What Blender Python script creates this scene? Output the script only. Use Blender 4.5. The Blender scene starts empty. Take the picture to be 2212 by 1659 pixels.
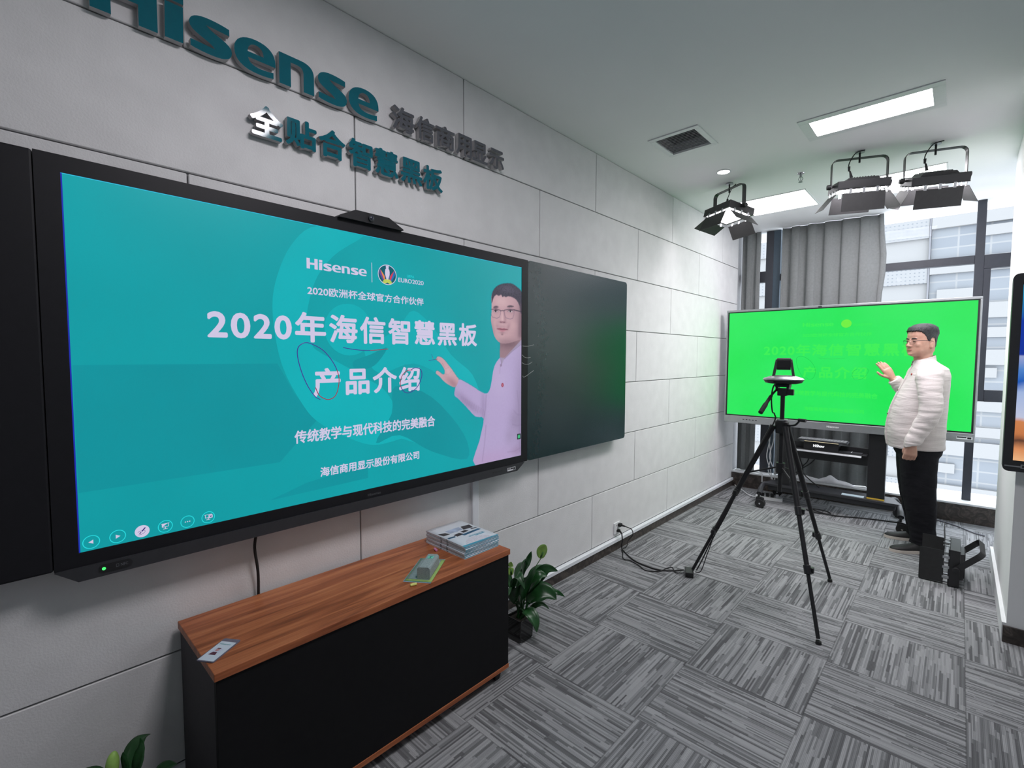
import bpy, bmesh, math, random
from mathutils import Vector, Matrix, Euler, noise
random.seed(7)
SC = bpy.context.scene
COL = SC.collection
PI = math.pi
R = math.radians

# ---------------------------------------------------------------- camera
CAMP = Vector((1.90256, 0.0, 1.49190))
yaw, pitch, roll = 0.7504658, -0.0566543, 0.0027627
fw = Vector((-math.sin(yaw)*math.cos(pitch), math.cos(yaw)*math.cos(pitch), math.sin(pitch)))
rt = Vector((math.cos(yaw), math.sin(yaw), 0)); up = rt.cross(fw)
r2 = rt*math.cos(roll)+up*math.sin(roll); u2 = -rt*math.sin(roll)+up*math.cos(roll)
cam = bpy.data.cameras.new('camera'); camo = bpy.data.objects.new('camera', cam); COL.objects.link(camo)
camo.matrix_world = Matrix(((r2.x,u2.x,-fw.x,CAMP.x),(r2.y,u2.y,-fw.y,CAMP.y),(r2.z,u2.z,-fw.z,CAMP.z),(0,0,0,1)))
cam.sensor_width = 36; cam.lens = 1037.596*36/2212; cam.clip_start = .05; cam.clip_end = 300
SC.camera = camo
# ---------------------------------------------------------------- sky, exposure
W = bpy.data.worlds.new('sky'); SC.world = W; W.use_nodes = True
bg = W.node_tree.nodes['Background']; bg.inputs[0].default_value = (.87,.93,1,1); bg.inputs[1].default_value = 6.2
SC.view_settings.view_transform = 'Standard'; SC.view_settings.look = 'None'
SC.view_settings.exposure = 0.0; SC.view_settings.gamma = 1.0
SC.cycles.max_bounces = 8; SC.cycles.diffuse_bounces = 7; SC.cycles.transparent_max_bounces = 12
SC.cycles.sample_clamp_indirect = 6; SC.cycles.caustics_reflective = False; SC.cycles.caustics_refractive = False
PANEL_E = 27.0      # ceiling diffusers
STUDIO_E = 54.0     # studio lamp faces
SPOT_E = 12.0       # round downlight
ZC = 2.902

# ---------------------------------------------------------------- materials
def srgb(r, g, b):
    f = lambda c: (c/255/12.92) if c/255 <= .04045 else ((c/255+.055)/1.055)**2.4
    return (f(r), f(g), f(b), 1)
def new_mat(name):
    m = bpy.data.materials.new(name); m.use_nodes = True
    nt = m.node_tree; return m, nt, nt.nodes['Principled BSDF']
def N(nt, t, **k):
    n = nt.nodes.new(t)
    for a, b in k.items(): setattr(n, a, b)
    return n
def math_n(nt, op, a, b=None, c=None):
    n = N(nt, 'ShaderNodeMath', operation=op)
    for i, x in enumerate((a, b, c)):
        if x is None: continue
        if isinstance(x, (int, float)): n.inputs[i].default_value = x
        else: nt.links.new(x, n.inputs[i])
    return n.outputs[0]
def ramp(nt, fac, stops):
    n = N(nt, 'ShaderNodeValToRGB'); e = n.color_ramp.elements
    while len(e) < len(stops): e.new(.5)
    for i, (p, c) in enumerate(stops): e[i].position = p; e[i].color = c
    nt.links.new(fac, n.inputs[0]); return n.outputs[0]
def pm(name, col, rough=.5, metal=0., var=.06, scale=40., bump=0., bscale=None, coat=0., spec=.5, emit=None, estr=0., trans=0.):
    """plain procedural material: base colour broken up by a little noise"""
    m, nt, b = new_mat(name)
    tc = N(nt, 'ShaderNodeTexCoord'); no = N(nt, 'ShaderNodeTexNoise')
    no.inputs['Scale'].default_value = scale; no.inputs['Detail'].default_value = 3
    nt.links.new(tc.outputs['Object'], no.inputs['Vector'])
    lo = tuple(c*(1-var) for c in col[:3])+(1,); hi = tuple(min(1, c*(1+var)) for c in col[:3])+(1,)
    nt.links.new(ramp(nt, no.outputs['Fac'], [(.3, lo), (.7, hi)]), b.inputs['Base Color'])
    b.inputs['Roughness'].default_value = rough; b.inputs['Metallic'].default_value = metal
    b.inputs['Coat Weight'].default_value = coat; b.inputs['Coat Roughness'].default_value = .3 if coat else .03; b.inputs['Specular IOR Level'].default_value = spec
    if emit: b.inputs['Emission Color'].default_value = emit; b.inputs['Emission Strength'].default_value = estr
    if trans: b.inputs['Transmission Weight'].default_value = trans
    if bump:
        n2 = N(nt, 'ShaderNodeTexNoise'); n2.inputs['Scale'].default_value = bscale or scale*4; n2.inputs['Detail'].default_value = 4
        nt.links.new(tc.outputs['Object'], n2.inputs['Vector'])
        bp = N(nt, 'ShaderNodeBump'); bp.inputs['Strength'].default_value = bump; bp.inputs['Distance'].default_value = .004
        nt.links.new(n2.outputs['Fac'], bp.inputs['Height']); nt.links.new(bp.outputs['Normal'], b.inputs['Normal'])
    return m
def em(name, col, s=1.0, var=0.0, scale=3., rough=.35):
    """lit screen pixels: emission under a dark glossy front"""
    m, nt, b = new_mat(name)
    b.inputs['Base Color'].default_value = (.005,.005,.006,1); b.inputs['Roughness'].default_value = rough
    b.inputs['Specular IOR Level'].default_value = .25
    b.inputs['Emission Color'].default_value = col; b.inputs['Emission Strength'].default_value = s
    if var:
        tc = N(nt, 'ShaderNodeTexCoord'); no = N(nt, 'ShaderNodeTexNoise'); no.inputs['Scale'].default_value = scale
        nt.links.new(tc.outputs['Object'], no.inputs['Vector'])
        lo = tuple(c*(1-var) for c in col[:3])+(1,); hi = tuple(c*(1+var) for c in col[:3])+(1,)
        nt.links.new(ramp(nt, no.outputs['Fac'], [(.3, lo), (.7, hi)]), b.inputs['Emission Color'])
    return m
def glow(name, col, s):
    m, nt, b = new_mat(name)
    b.inputs['Base Color'].default_value = (.8,.8,.8,1)
    b.inputs['Emission Color'].default_value = col; b.inputs['Emission Strength'].default_value = s
    return m
def glass(name, tint=(1,1,1,1), refl=.08):
    m = bpy.data.materials.new(name); m.use_nodes = True; nt = m.node_tree; nt.nodes.clear()
    o = N(nt, 'ShaderNodeOutputMaterial'); mx = N(nt, 'ShaderNodeMixShader'); t = N(nt, 'ShaderNodeBsdfTransparent'); g = N(nt, 'ShaderNodeBsdfGlossy')
    t.inputs[0].default_value = tint; g.inputs['Roughness'].default_value = .02
    lw = N(nt, 'ShaderNodeLayerWeight'); lw.inputs[0].default_value = .25
    nt.links.new(math_n(nt, 'MULTIPLY', lw.outputs['Fresnel'], refl*4), mx.inputs[0])
    nt.links.new(t.outputs[0], mx.inputs[1]); nt.links.new(g.outputs[0], mx.inputs[2]); nt.links.new(mx.outputs[0], o.inputs[0])
    return m

def carpet_mat():
    m, nt, b = new_mat('carpet tile'); L = nt.links.new
    tc = N(nt, 'ShaderNodeTexCoord'); sp = N(nt, 'ShaderNodeSeparateXYZ'); L(tc.outputs['Object'], sp.inputs[0])
    gx = math_n(nt, 'DIVIDE', math_n(nt, 'ADD', sp.outputs['X'], .015), .4985)
    gy = math_n(nt, 'DIVIDE', math_n(nt, 'SUBTRACT', sp.outputs['Y'], .27), .4925)
    ix = math_n(nt, 'FLOOR', gx); iy = math_n(nt, 'FLOOR', gy)
    fx = math_n(nt, 'FRACT', gx); fy = math_n(nt, 'FRACT', gy)
    par = math_n(nt, 'ABSOLUTE', math_n(nt, 'MODULO', math_n(nt, 'ADD', ix, iy), 2.0))
    odd = math_n(nt, 'GREATER_THAN', par, .5)
    mixf = lambda a, c: math_n(nt, 'ADD', math_n(nt, 'MULTIPLY', a, math_n(nt, 'SUBTRACT', 1.0, odd)), math_n(nt, 'MULTIPLY', c, odd))
    across = mixf(fx, fy); along = mixf(fy, fx)
    tid = math_n(nt, 'ADD', math_n(nt, 'MULTIPLY', ix, 13.7), math_n(nt, 'MULTIPLY', iy, 7.31))
    def wn(a, c):
        n = N(nt, 'ShaderNodeTexWhiteNoise', noise_dimensions='2D'); cb = N(nt, 'ShaderNodeCombineXYZ')
        for i, x in enumerate((a, c)):
            if isinstance(x, (int, float)): cb.inputs[i].default_value = x
            else: L(x, cb.inputs[i])
        L(cb.outputs[0], n.inputs['Vector']); return n.outputs['Value']
    def layer(rows, segs, seed):
        r = math_n(nt, 'FLOOR', math_n(nt, 'MULTIPLY', across, rows))
        k = math_n(nt, 'ADD', math_n(nt, 'ADD', r, tid), seed)
        sh = wn(k, 1.3)
        ln = math_n(nt, 'FLOOR', math_n(nt, 'MULTIPLY', math_n(nt, 'ADD', along, math_n(nt, 'MULTIPLY', sh, 3.0)), math_n(nt, 'ADD', math_n(nt, 'MULTIPLY', wn(k, 9.1), segs), segs*.4)))
        return wn(k, math_n(nt, 'ADD', ln, .37))
    fine = layer(72.0, 2.0, 3.0); broad = layer(30.0, 2.2, 91.0)
    ridge = math_n(nt, 'ABSOLUTE', math_n(nt, 'SUBTRACT', math_n(nt, 'FRACT', math_n(nt, 'MULTIPLY', across, 104.0)), .5))
    v = math_n(nt, 'ADD', math_n(nt, 'MULTIPLY', fine, .62), math_n(nt, 'MULTIPLY', broad, .38))
    c1 = ramp(nt, v, [(.16, (.115,.117,.123,1)), (.40, (.19,.194,.202,1)), (.52, (.275,.281,.29,1)), (.85, (.37,.376,.386,1))])
    no = N(nt, 'ShaderNodeTexNoise'); no.inputs['Scale'].default_value = 420; L(tc.outputs['Object'], no.inputs['Vector'])
    dark = math_n(nt, 'ADD', math_n(nt, 'MULTIPLY', no.outputs['Fac'], .5), math_n(nt, 'MULTIPLY', ridge, .5))
    dark = math_n(nt, 'ADD', dark, .52)
    # seam lines between tiles
    ex = math_n(nt, 'MINIMUM', math_n(nt, 'MINIMUM', fx, math_n(nt, 'SUBTRACT', 1.0, fx)), math_n(nt, 'MINIMUM', fy, math_n(nt, 'SUBTRACT', 1.0, fy)))
    seam = math_n(nt, 'ADD', math_n(nt, 'MULTIPLY', math_n(nt, 'GREATER_THAN', ex, .005), .3), .7)
    fac = math_n(nt, 'MULTIPLY', dark, seam)
    mx = N(nt, 'ShaderNodeMix', data_type='RGBA', blend_type='MULTIPLY'); mx.inputs[0].default_value = 1
    cb = N(nt, 'ShaderNodeCombineColor'); [L(fac, cb.inputs[i]) for i in range(3)]
    L(c1, mx.inputs[6]); L(cb.outputs[0], mx.inputs[7]); L(mx.outputs[2], b.inputs['Base Color'])
    b.inputs['Roughness'].default_value = .95; b.inputs['Specular IOR Level'].default_value = .15
    bp = N(nt, 'ShaderNodeBump'); bp.inputs['Strength'].default_value = .35; bp.inputs['Distance'].default_value = .003
    L(fac, bp.inputs['Height']); L(bp.outputs[0], b.inputs['Normal'])
    return m
def wood_mat(name, c0, c1, c2, axis=1):
    m, nt, b = new_mat(name); L = nt.links.new
    tc = N(nt, 'ShaderNodeTexCoord'); mp = N(nt, 'ShaderNodeMapping'); sc = [14, 14, 14]; sc[axis] = 1.1
    mp.inputs['Scale'].default_value = sc; L(tc.outputs['Object'], mp.inputs[0])
    n1 = N(nt, 'ShaderNodeTexNoise'); n1.inputs['Scale'].default_value = 1.6; n1.inputs['Detail'].default_value = 6; n1.inputs['Distortion'].default_value = 1.2
    L(mp.outputs[0], n1.inputs['Vector'])
    mp2 = N(nt, 'ShaderNodeMapping'); sc = [90, 90, 90]; sc[axis] = 2.2; mp2.inputs['Scale'].default_value = sc; L(tc.outputs['Object'], mp2.inputs[0])
    n2 = N(nt, 'ShaderNodeTexNoise'); n2.inputs['Scale'].default_value = 2; n2.inputs['Detail'].default_value = 4; L(mp2.outputs[0], n2.inputs['Vector'])
    v = math_n(nt, 'ADD', math_n(nt, 'MULTIPLY', n1.outputs['Fac'], .72), math_n(nt, 'MULTIPLY', n2.outputs['Fac'], .28))
    L(ramp(nt, v, [(.33, c0), (.5, c1), (.66, c2)]), b.inputs['Base Color'])
    b.inputs['Roughness'].default_value = .42; b.inputs['Specular IOR Level'].default_value = .4
    return m
def marble_mat():
    m, nt, b = new_mat('dark emperador marble'); L = nt.links.new
    tc = N(nt, 'ShaderNodeTexCoord'); n1 = N(nt, 'ShaderNodeTexNoise'); n1.inputs['Scale'].default_value = 11; n1.inputs['Detail'].default_value = 8; n1.inputs['Distortion'].default_value = 2.5
    L(tc.outputs['Object'], n1.inputs['Vector'])
    L(ramp(nt, n1.outputs['Fac'], [(.3, (.022,.017,.015,1)), (.5, (.05,.04,.035,1)), (.6, (.10,.082,.07,1)), (.64, (.045,.037,.033,1)), (.8, (.17,.15,.135,1))]), b.inputs['Base Color'])
    b.inputs['Roughness'].default_value = .28
    return m
def leather(name, c):   # skin
    m, nt, b = new_mat(name); L = nt.links.new
    tc = N(nt, 'ShaderNodeTexCoord'); n1 = N(nt, 'ShaderNodeTexNoise'); n1.inputs['Scale'].default_value = 26; n1.inputs['Detail'].default_value = 4
    L(tc.outputs['Object'], n1.inputs['Vector'])
    lo = (c[0]*.93, c[1]*.86, c[2]*.84, 1); hi = (min(1, c[0]*1.05), c[1]*1.07, c[2]*1.07, 1)
    L(ramp(nt, n1.outputs['Fac'], [(.35, lo), (.65, hi)]), b.inputs['Base Color'])
    b.inputs['Roughness'].default_value = .5; b.inputs['Subsurface Weight'].default_value = .12; b.inputs['Subsurface Radius'].default_value = (.012,.005,.003)
    return m
def fabric_fold(name, col, amp=.5, scale=(6,6,22), var=.05):
    """cloth with fine horizontal creases"""
    m, nt, b = new_mat(name); L = nt.links.new
    tc = N(nt, 'ShaderNodeTexCoord'); mp = N(nt, 'ShaderNodeMapping'); mp.inputs['Scale'].default_value = scale; L(tc.outputs['Object'], mp.inputs[0])
    n1 = N(nt, 'ShaderNodeTexNoise'); n1.inputs['Scale'].default_value = 1.6; n1.inputs['Detail'].default_value = 1.5; n1.inputs['Distortion'].default_value = .6; L(mp.outputs[0], n1.inputs['Vector'])
    n2 = N(nt, 'ShaderNodeTexNoise'); n2.inputs['Scale'].default_value = 300; L(tc.outputs['Object'], n2.inputs['Vector'])
    lo = tuple(c*(1-var) for c in col[:3])+(1,); hi = tuple(min(1, c*(1+var)) for c in col[:3])+(1,)
    L(ramp(nt, n2.outputs['Fac'], [(.3, lo), (.7, hi)]), b.inputs['Base Color'])
    bp = N(nt, 'ShaderNodeBump'); bp.inputs['Strength'].default_value = amp; bp.inputs['Distance'].default_value = .012
    L(math_n(nt, 'ADD', n1.outputs['Fac'], math_n(nt, 'MULTIPLY', n2.outputs['Fac'], .05)), bp.inputs['Height']); L(bp.outputs[0], b.inputs['Normal'])
    b.inputs['Roughness'].default_value = .9; b.inputs['Specular IOR Level'].default_value = .2
    return m

M = {}
M['wall'] = pm('wall panel fabric', (.735,.73,.735,1), .85, var=.035, scale=9, bump=.25, bscale=160)
M['wallback'] = pm('dark joint', (.30,.30,.31,1), .9)
M['paint'] = pm('white paint', (.84,.845,.85,1), .8, var=.015, scale=3)
M['ceil'] = pm('ceiling paint', (.87,.87,.875,1), .9, var=.012, scale=2)
M['carpet'] = carpet_mat()
M['marble'] = marble_mat()
M['white'] = pm('white plastic', (.78,.79,.80,1), .4, var=.02)
M['wcap'] = pm('white trim', (.76,.78,.82,1), .5, var=.02)
M['black'] = pm('black plastic', (.012,.012,.014,1), .42)
M['blackm'] = pm('matt black metal', (.010,.010,.012,1), .6)
M['bezel'] = pm('board bezel black', (.009,.009,.012,1), .5, spec=.3)
M['board'] = pm('writing board', (.0045,.028,.031,1), .27, var=.03, spec=.5)
M['dgrey'] = pm('dark grey plastic', (.030,.031,.036,1), .5)
M['silver'] = pm('silver metal', (.42,.43,.45,1), .38, metal=.75, var=.04)
M['chrome'] = pm('chrome', (.7,.7,.72,1), .15, metal=1.)
M['frame'] = pm('window aluminium', (.040,.043,.056,1), .5, var=.05)
M['frame2'] = pm('window aluminium blue side', (.055,.085,.115,1), .5, var=.05)
M['glass'] = glass('window glass', (.97,.99,1,1), .05)
M['teal'] = pm('teal acrylic', (.0040,.125,.170,1), .07, var=.03, spec=.5)
M['greyac'] = pm('grey acrylic', (.105,.108,.125,1), .12, var=.03)
M['ledge'] = pm('letter returns', (.42,.41,.42,1), .45)
M['wood'] = wood_mat('walnut laminate', (.17,.047,.017,1), (.37,.112,.043,1), (.53,.20,.080,1))
M['cabblack'] = pm('black laminate', (.0105,.0105,.0115,1), .6, spec=.12)
M['cabside'] = pm('dark grey laminate', (.050,.046,.052,1), .6, spec=.2)
M['paper'] = pm('paper', (.78,.79,.82,1), .7, var=.02)
M['curtain'] = pm('grey curtain cloth', (.23,.24,.242,1), .95, var=.06, scale=60, bump=.3, bscale=500)
M['rubber'] = pm('rubber', (.014,.014,.015,1), .75)
M['leaf'] = pm('leaf green', (.016,.075,.020,1), .32, var=.35, scale=18)
M['leaf2'] = pm('young leaf green', (.075,.22,.05,1), .4, var=.25, scale=20)
M['spathe'] = pm('spathe green', (.34,.58,.13,1), .5, var=.2, scale=22)
M['soil'] = pm('soil', (.02,.015,.012,1), 1., var=.4, scale=60, bump=.8)
M['pot'] = pm('dark glass pot', (.012,.012,.012,1), .08, spec=.7)

# ---------------------------------------------------------------- mesh builder
class MB:
    def __init__(s): s.v = []; s.f = []; s.m = []
    def add(s, vs, fs, mi=0, M4=None):
        o = len(s.v)
        s.v += [tuple((M4 @ Vector(p)) if M4 is not None else Vector(p)) for p in vs]
        s.f += [tuple(i+o for i in f) for f in fs]; s.m += [mi]*len(fs)
        return s
    def box(s, lo, hi, mi=0, M4=None):
        x0,y0,z0 = lo; x1,y1,z1 = hi
        vs = [(x0,y0,z0),(x1,y0,z0),(x1,y1,z0),(x0,y1,z0),(x0,y0,z1),(x1,y0,z1),(x1,y1,z1),(x0,y1,z1)]
        return s.add(vs, [(3,2,1,0),(4,5,6,7),(0,1,5,4),(1,2,6,5),(2,3,7,6),(3,0,4,7)], mi, M4)
    def cbox(s, c, d, mi=0, M4=None):
        return s.box([c[i]-d[i]/2 for i in range(3)], [c[i]+d[i]/2 for i in range(3)], mi, M4)
    def quad(s, a, b, c, d, mi=0): return s.add([a,b,c,d], [(0,1,2,3)], mi)
    def ring(s, c, ax, r, n):
        ax = Vector(ax).normalized(); t = Vector((0,0,1)) if abs(ax.z) < .9 else Vector((1,0,0))
        a = ax.cross(t).normalized(); b = ax.cross(a)
        return [Vector(c)+a*r*math.cos(2*PI*i/n)+b*r*math.sin(2*PI*i/n) for i in range(n)]
    def loft(s, rings, mi=0, caps=True, closed=False):
        n = len(rings[0]); vs = [p for r in rings for p in r]; fs = []
        K = len(rings)
        for k in range(K if closed else K-1):
            k2 = (k+1) % K
            for i in range(n):
                j = (i+1) % n; fs.append((k*n+i, k*n+j, k2*n+j, k2*n+i))
        if caps and not closed: fs += [tuple(range(n-1,-1,-1)), tuple((K-1)*n+i for i in range(n))]
        return s.add(vs, fs, mi)
    def cyl(s, p0, p1, r0, r1=None, n=16, mi=0, caps=True):
        r1 = r0 if r1 is None else r1; ax = Vector(p1)-Vector(p0)
        return s.loft([s.ring(p0, ax, r0, n), s.ring(p1, ax, r1, n)], mi, caps)
    def tube(s, pts, r, n=8, mi=0, closed=False):
        P = [Vector(p) for p in pts]; rs = r if isinstance(r, (list, tuple)) else [r]*len(P); rings = []; a = None
        for i, p in enumerate(P):
            if closed: d = P[(i+1) % len(P)]-P[i-1]
            else: d = P[min(i+1, len(P)-1)]-P[max(i-1, 0)]
            d = d.normalized()
            if a is None:
                t = Vector((0,0,1)) if abs(d.z) < .9 else Vector((1,0,0)); a = d.cross(t).normalized()
            else: a = (a-d*a.dot(d)).normalized()
            b = d.cross(a)
            rings.append([p+a*rs[i]*math.cos(2*PI*k/n)+b*rs[i]*math.sin(2*PI*k/n) for k in range(n)])
        return s.loft(rings, mi, True, closed)
    def ell(s, c, r, mi=0, Rm=None, nu=20, nv=12):
        vs = [(0,0,1)]; fs = []
        for j in range(1, nv):
            t = PI*j/nv
            vs += [(math.sin(t)*math.cos(2*PI*i/nu), math.sin(t)*math.sin(2*PI*i/nu), math.cos(t)) for i in range(nu)]
        vs.append((0,0,-1))
        for i in range(nu): fs.append((0, 1+i, 1+(i+1) % nu))
        for j in range(nv-2):
            for i in range(nu):
                a = 1+j*nu+i; b = 1+j*nu+(i+1) % nu; fs.append((a, a+nu, b+nu, b))
        l = len(vs)-1
        for i in range(nu): fs.append((l, 1+(nv-2)*nu+(i+1) % nu, 1+(nv-2)*nu+i))
        T = Matrix.Translation(Vector(c)) @ (Rm.to_4x4() if Rm else Matrix.Identity(4)) @ Matrix.Diagonal((*r, 1))
        return s.add(vs, fs, mi, T)
    def prism(s, poly, fn, d0, d1, mi=0, mside=None):
        """poly in 2D, fn(u,v,d)->3D, extruded from d0 to d1"""
        n = len(poly); vs = [fn(u, v, d0) for u, v in poly]+[fn(u, v, d1) for u, v in poly]
        s.add(vs, [tuple(range(n-1,-1,-1)), tuple(range(n, 2*n))], mi)
        return s.add(vs, [(i, (i+1) % n, n+(i+1) % n, n+i) for i in range(n)], mi if mside is None else mside)
    def poly(s, pts, mi=0): return s.add(pts, [tuple(range(len(pts)))], mi)
    def mesh(s, name, mats):
        me = bpy.data.meshes.new(name); me.from_pydata(s.v, [], s.f)
        for m in mats: me.materials.append(m)
        for p, i in zip(me.polygons, s.m): p.material_index = i
        return me
    def build(s, name, mats, parent=None, smooth=None, bevel=0, recalc=True, solid=0, subsurf=0, seg=2):
        mats = mats if isinstance(mats, (list, tuple)) else [mats]
        me = s.mesh(name, mats)
        if recalc:
            bm = bmesh.new(); bm.from_mesh(me); bmesh.ops.recalc_face_normals(bm, faces=bm.faces); bm.to_mesh(me); bm.free()
        if smooth is not None:
            me.polygons.foreach_set('use_smooth', [True]*len(me.polygons))
            try: me.set_sharp_from_angle(angle=R(smooth))
            except Exception: pass
        o = bpy.data.objects.new(name, me); COL.objects.link(o)
        if solid:
            md = o.modifiers.new('Solidify', 'SOLIDIFY'); md.thickness = solid; md.offset = 0
        if subsurf:
            md = o.modifiers.new('Subdivision', 'SUBSURF'); md.levels = subsurf; md.render_levels = subsurf
        if bevel:
            md = o.modifiers.new('Bevel', 'BEVEL'); md.width = bevel; md.segments = seg; md.limit_method = 'ANGLE'; md.angle_limit = R(40)
        if parent is not None: attach(o, parent)
        return o
def attach(o, parent):
    o.parent = parent; o.matrix_parent_inverse = parent.matrix_basis.inverted()
def thing(name, label, cat, loc=(0,0,0), group=None):
    o = bpy.data.objects.new(name, None); COL.objects.link(o); o.location = loc; o.empty_display_size = .05
    o.matrix_basis = Matrix.Translation(loc)
    return tag(o, label, cat, group)
def tag(o, label, cat, group=None, kind=None):
    if label: o['label'] = label
    if cat: o['category'] = cat
    if group: o['group'] = group
    if kind: o['kind'] = kind
    return o
def struct(o): o['kind'] = 'structure'; return o
def rrect(u0, v0, u1, v1, r, n=5):
    out = []
    for (cx, cy, a0) in ((u1-r, v1-r, 0), (u0+r, v1-r, 90), (u0+r, v0+r, 180), (u1-r, v0+r, 270)):
        out += [(cx+r*math.cos(R(a0+90*i/n)), cy+r*math.sin(R(a0+90*i/n))) for i in range(n+1)]
    return out
def bez(p0, p1, p2, p3, n=8):
    return [tuple((1-t)**3*a+3*(1-t)**2*t*b+3*(1-t)*t*t*c+t**3*d for a, b, c, d in zip(p0, p1, p2, p3)) for t in [i/n for i in range(1, n+1)]]
def catmull(pts, n=6, closed=False):
    P = [Vector(p) for p in pts]; out = []; K = len(P)
    for i in range(K if closed else K-1):
        g = (lambda j: P[j % K]) if closed else (lambda j: P[max(0, min(K-1, j))])
        a, b, c, d = g(i-1), g(i), g(i+1), g(i+2)
        for k in range(n):
            t = k/n; out.append(.5*((2*b)+(c-a)*t+(2*a-5*b+4*c-d)*t*t+(3*b-a-3*c+d)*t**3))
    if not closed: out.append(P[-1])
    return out
def text2d(s, bold=0., spacing=1., extrude=0.):
    """outline text as plain polygons: (verts, faces), size 1"""
    cu = bpy.data.curves.new('t', 'FONT'); cu.body = s; cu.size = 1; cu.offset = bold; cu.space_character = spacing
    cu.fill_mode = 'BOTH'; cu.extrude = extrude; cu.resolution_u = 4
    o = bpy.data.objects.new('t', cu); COL.objects.link(o)
    bpy.context.view_layer.update()
    me = bpy.data.meshes.new_from_object(o.evaluated_get(bpy.context.evaluated_depsgraph_get()))
    vs = [tuple(v.co) for v in me.vertices]; fs = [tuple(p.vertices) for p in me.polygons]
    bpy.data.objects.remove(o); bpy.data.curves.remove(cu); bpy.data.meshes.remove(me)
    return vs, fs
def fit_text(mb, s, box, fn, mi=0, bold=0., spacing=1., d=(0, 0), keep=False):
    """text scaled into box (u0,v0,u1,v1); fn(u,v,d)->3D; bold (in glyph heights) overstrikes the outline"""
    ex = 1. if d[0] != d[1] else 0.
    vs, fs = text2d(s, 0., spacing, ex)
    if not vs: return
    x0 = min(p[0] for p in vs); x1 = max(p[0] for p in vs); y0 = min(p[1] for p in vs); y1 = max(p[1] for p in vs)
    u0, v0, u1, v1 = box; e = bold*(v1-v0)
    u0 += e; u1 -= e; v0 += e; v1 -= e
    sh = [(0, 0)]+([(math.cos(PI*k/4)*e, math.sin(PI*k/4)*e) for k in range(8)] if e else [])
    for k, (du, dv) in enumerate(sh):
        out = []
        for p in vs:
            w = d[0]+(d[1]-d[0])*(p[2]*.5+.5) if ex else d[0]
            out.append(fn(u0+du+(p[0]-x0)/(x1-x0)*(u1-u0), v0+dv+(p[1]-y0)/(y1-y0)*(v1-v0), w-k*.00005))
        mb.add(out, fs, mi)
from mathutils.geometry import tessellate_polygon
# ================================================================ room shell
P, Z5 = .4021, .4907
YWL = lambda x: 5.80+.062*x          # the window sill runs slightly out of square
b = MB(); b.box((-.2,-2.6,-.12), (4.8,6.5,0)); struct(b.build('floor', M['carpet']))
# ceiling with openings for the recessed lamp and the grille
holes = [(1.165,3.372,1.752,3.64), (.384,2.990,.648,3.266)]
xs = sorted({-.2, 4.8} | {h[0] for h in holes} | {h[2] for h in holes}); ys = sorted({-2.6, 6.5} | {h[1] for h in holes} | {h[3] for h in holes})
b = MB()
for i in range(len(xs)-1):
    for j in range(len(ys)-1):
        if any(xs[i] >= h[0]-1e-6 and xs[i+1] <= h[2]+1e-6 and ys[j] >= h[1]-1e-6 and ys[j+1] <= h[3]+1e-6 for h in holes): continue
        b.box((xs[i],ys[j],ZC), (xs[i+1],ys[j+1],ZC+.14))
struct(b.build('ceiling', M['ceil']))
# left wall: fabric panels in half bond with open joints
b = MB(); b.box((-.2,-2.6,0), (-.012,6.5,ZC), 1)
rows = [(.098, Z5)]+[(Z5+P*k, Z5+P*(k+1)) for k in range(6)]
for k, (z0, z1) in enumerate(rows):
    off = 1.675 if k % 2 == 0 else 1.066
    y = off-1.2175*4
    while y < 5.83:
        a, c = max(y, -2.59), min(y+1.2175, 5.83)
        if c-a > .05: b.box((-.012, a+.0028, z0+.0028), (0, c-.0028, min(z1, ZC)-.0028), 0)
        y += 1.2175
struct(b.build('wall_left', [M['wall'], M['wallback']], bevel=.0022, seg=1))
b = MB(); b.box((0,-2.6,0), (.013,5.83,.067)); struct(b.build('baseboard_left', M['marble']))
b = MB(); b.prism([(0,.067),(.022,.067),(.022,.090),(.014,.098),(0,.098)], lambda u, v, d: (u, d, v), -2.6, 4.13); b.prism([(0,.067),(.022,.067),(.022,.090),(.014,.098),(0,.098)], lambda u, v, d: (u, d, v), 4.133, 5.83)
struct(b.build('trim_1', M['wcap']))
b = MB(); b.box((2.135,3.57,0), (4.8,4.95,ZC)); b.box((2.122,3.558,0), (4.8,3.57,.087), 1); b.box((2.118,3.572,0), (2.135,4.97,.10), 2)
struct(b.build('wall_right', [M['paint'], M['marble'], M['white']]))
b = MB(); b.box((4.6,-2.6,0), (4.8,3.57,ZC)); struct(b.build('wall_side', M['paint']))
b = MB(); b.box((-.2,-2.8,0), (4.8,-2.6,ZC)); struct(b.build('wall_rear', M['paint']))
b = MB(); b.box((2.9,4.95,0), (3.1,6.5,ZC)); struct(b.build('wall_alcove', M['paint']))
# window bay: marble curb, white sill, frame, panes
b = MB(); yy = [YWL(0), YWL(2.9)]
b.add([(0,yy[0],0),(2.9,yy[1],0),(2.9,yy[1]+.5,0),(0,yy[0]+.5,0),(0,yy[0],.162),(2.9,yy[1],.162),(2.9,yy[1]+.5,.162),(0,yy[0]+.5,.162)], [(0,1,5,4),(4,5,6,7),(2,3,7,6),(3,0,4,7),(1,2,6,5)])
struct(b.build('baseboard_window', M['marble']))
b = MB(); b.add([(0,yy[0]-.008,.162),(2.9,yy[1]-.008,.162),(2.9,yy[1]+.5,.162),(0,yy[0]+.5,.162),(0,yy[0]-.008,.180),(2.9,yy[1]-.008,.180),(2.9,yy[1]+.5,.180),(0,yy[0]+.5,.180)], [(0,1,5,4),(4,5,6,7),(2,3,7,6),(3,0,4,7),(1,2,6,5),(3,2,1,0)])
struct(b.build('trim_2', M['white'], bevel=.003))
win = bpy.data.objects.new('window_1', None); COL.objects.link(win); struct(win)
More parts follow.
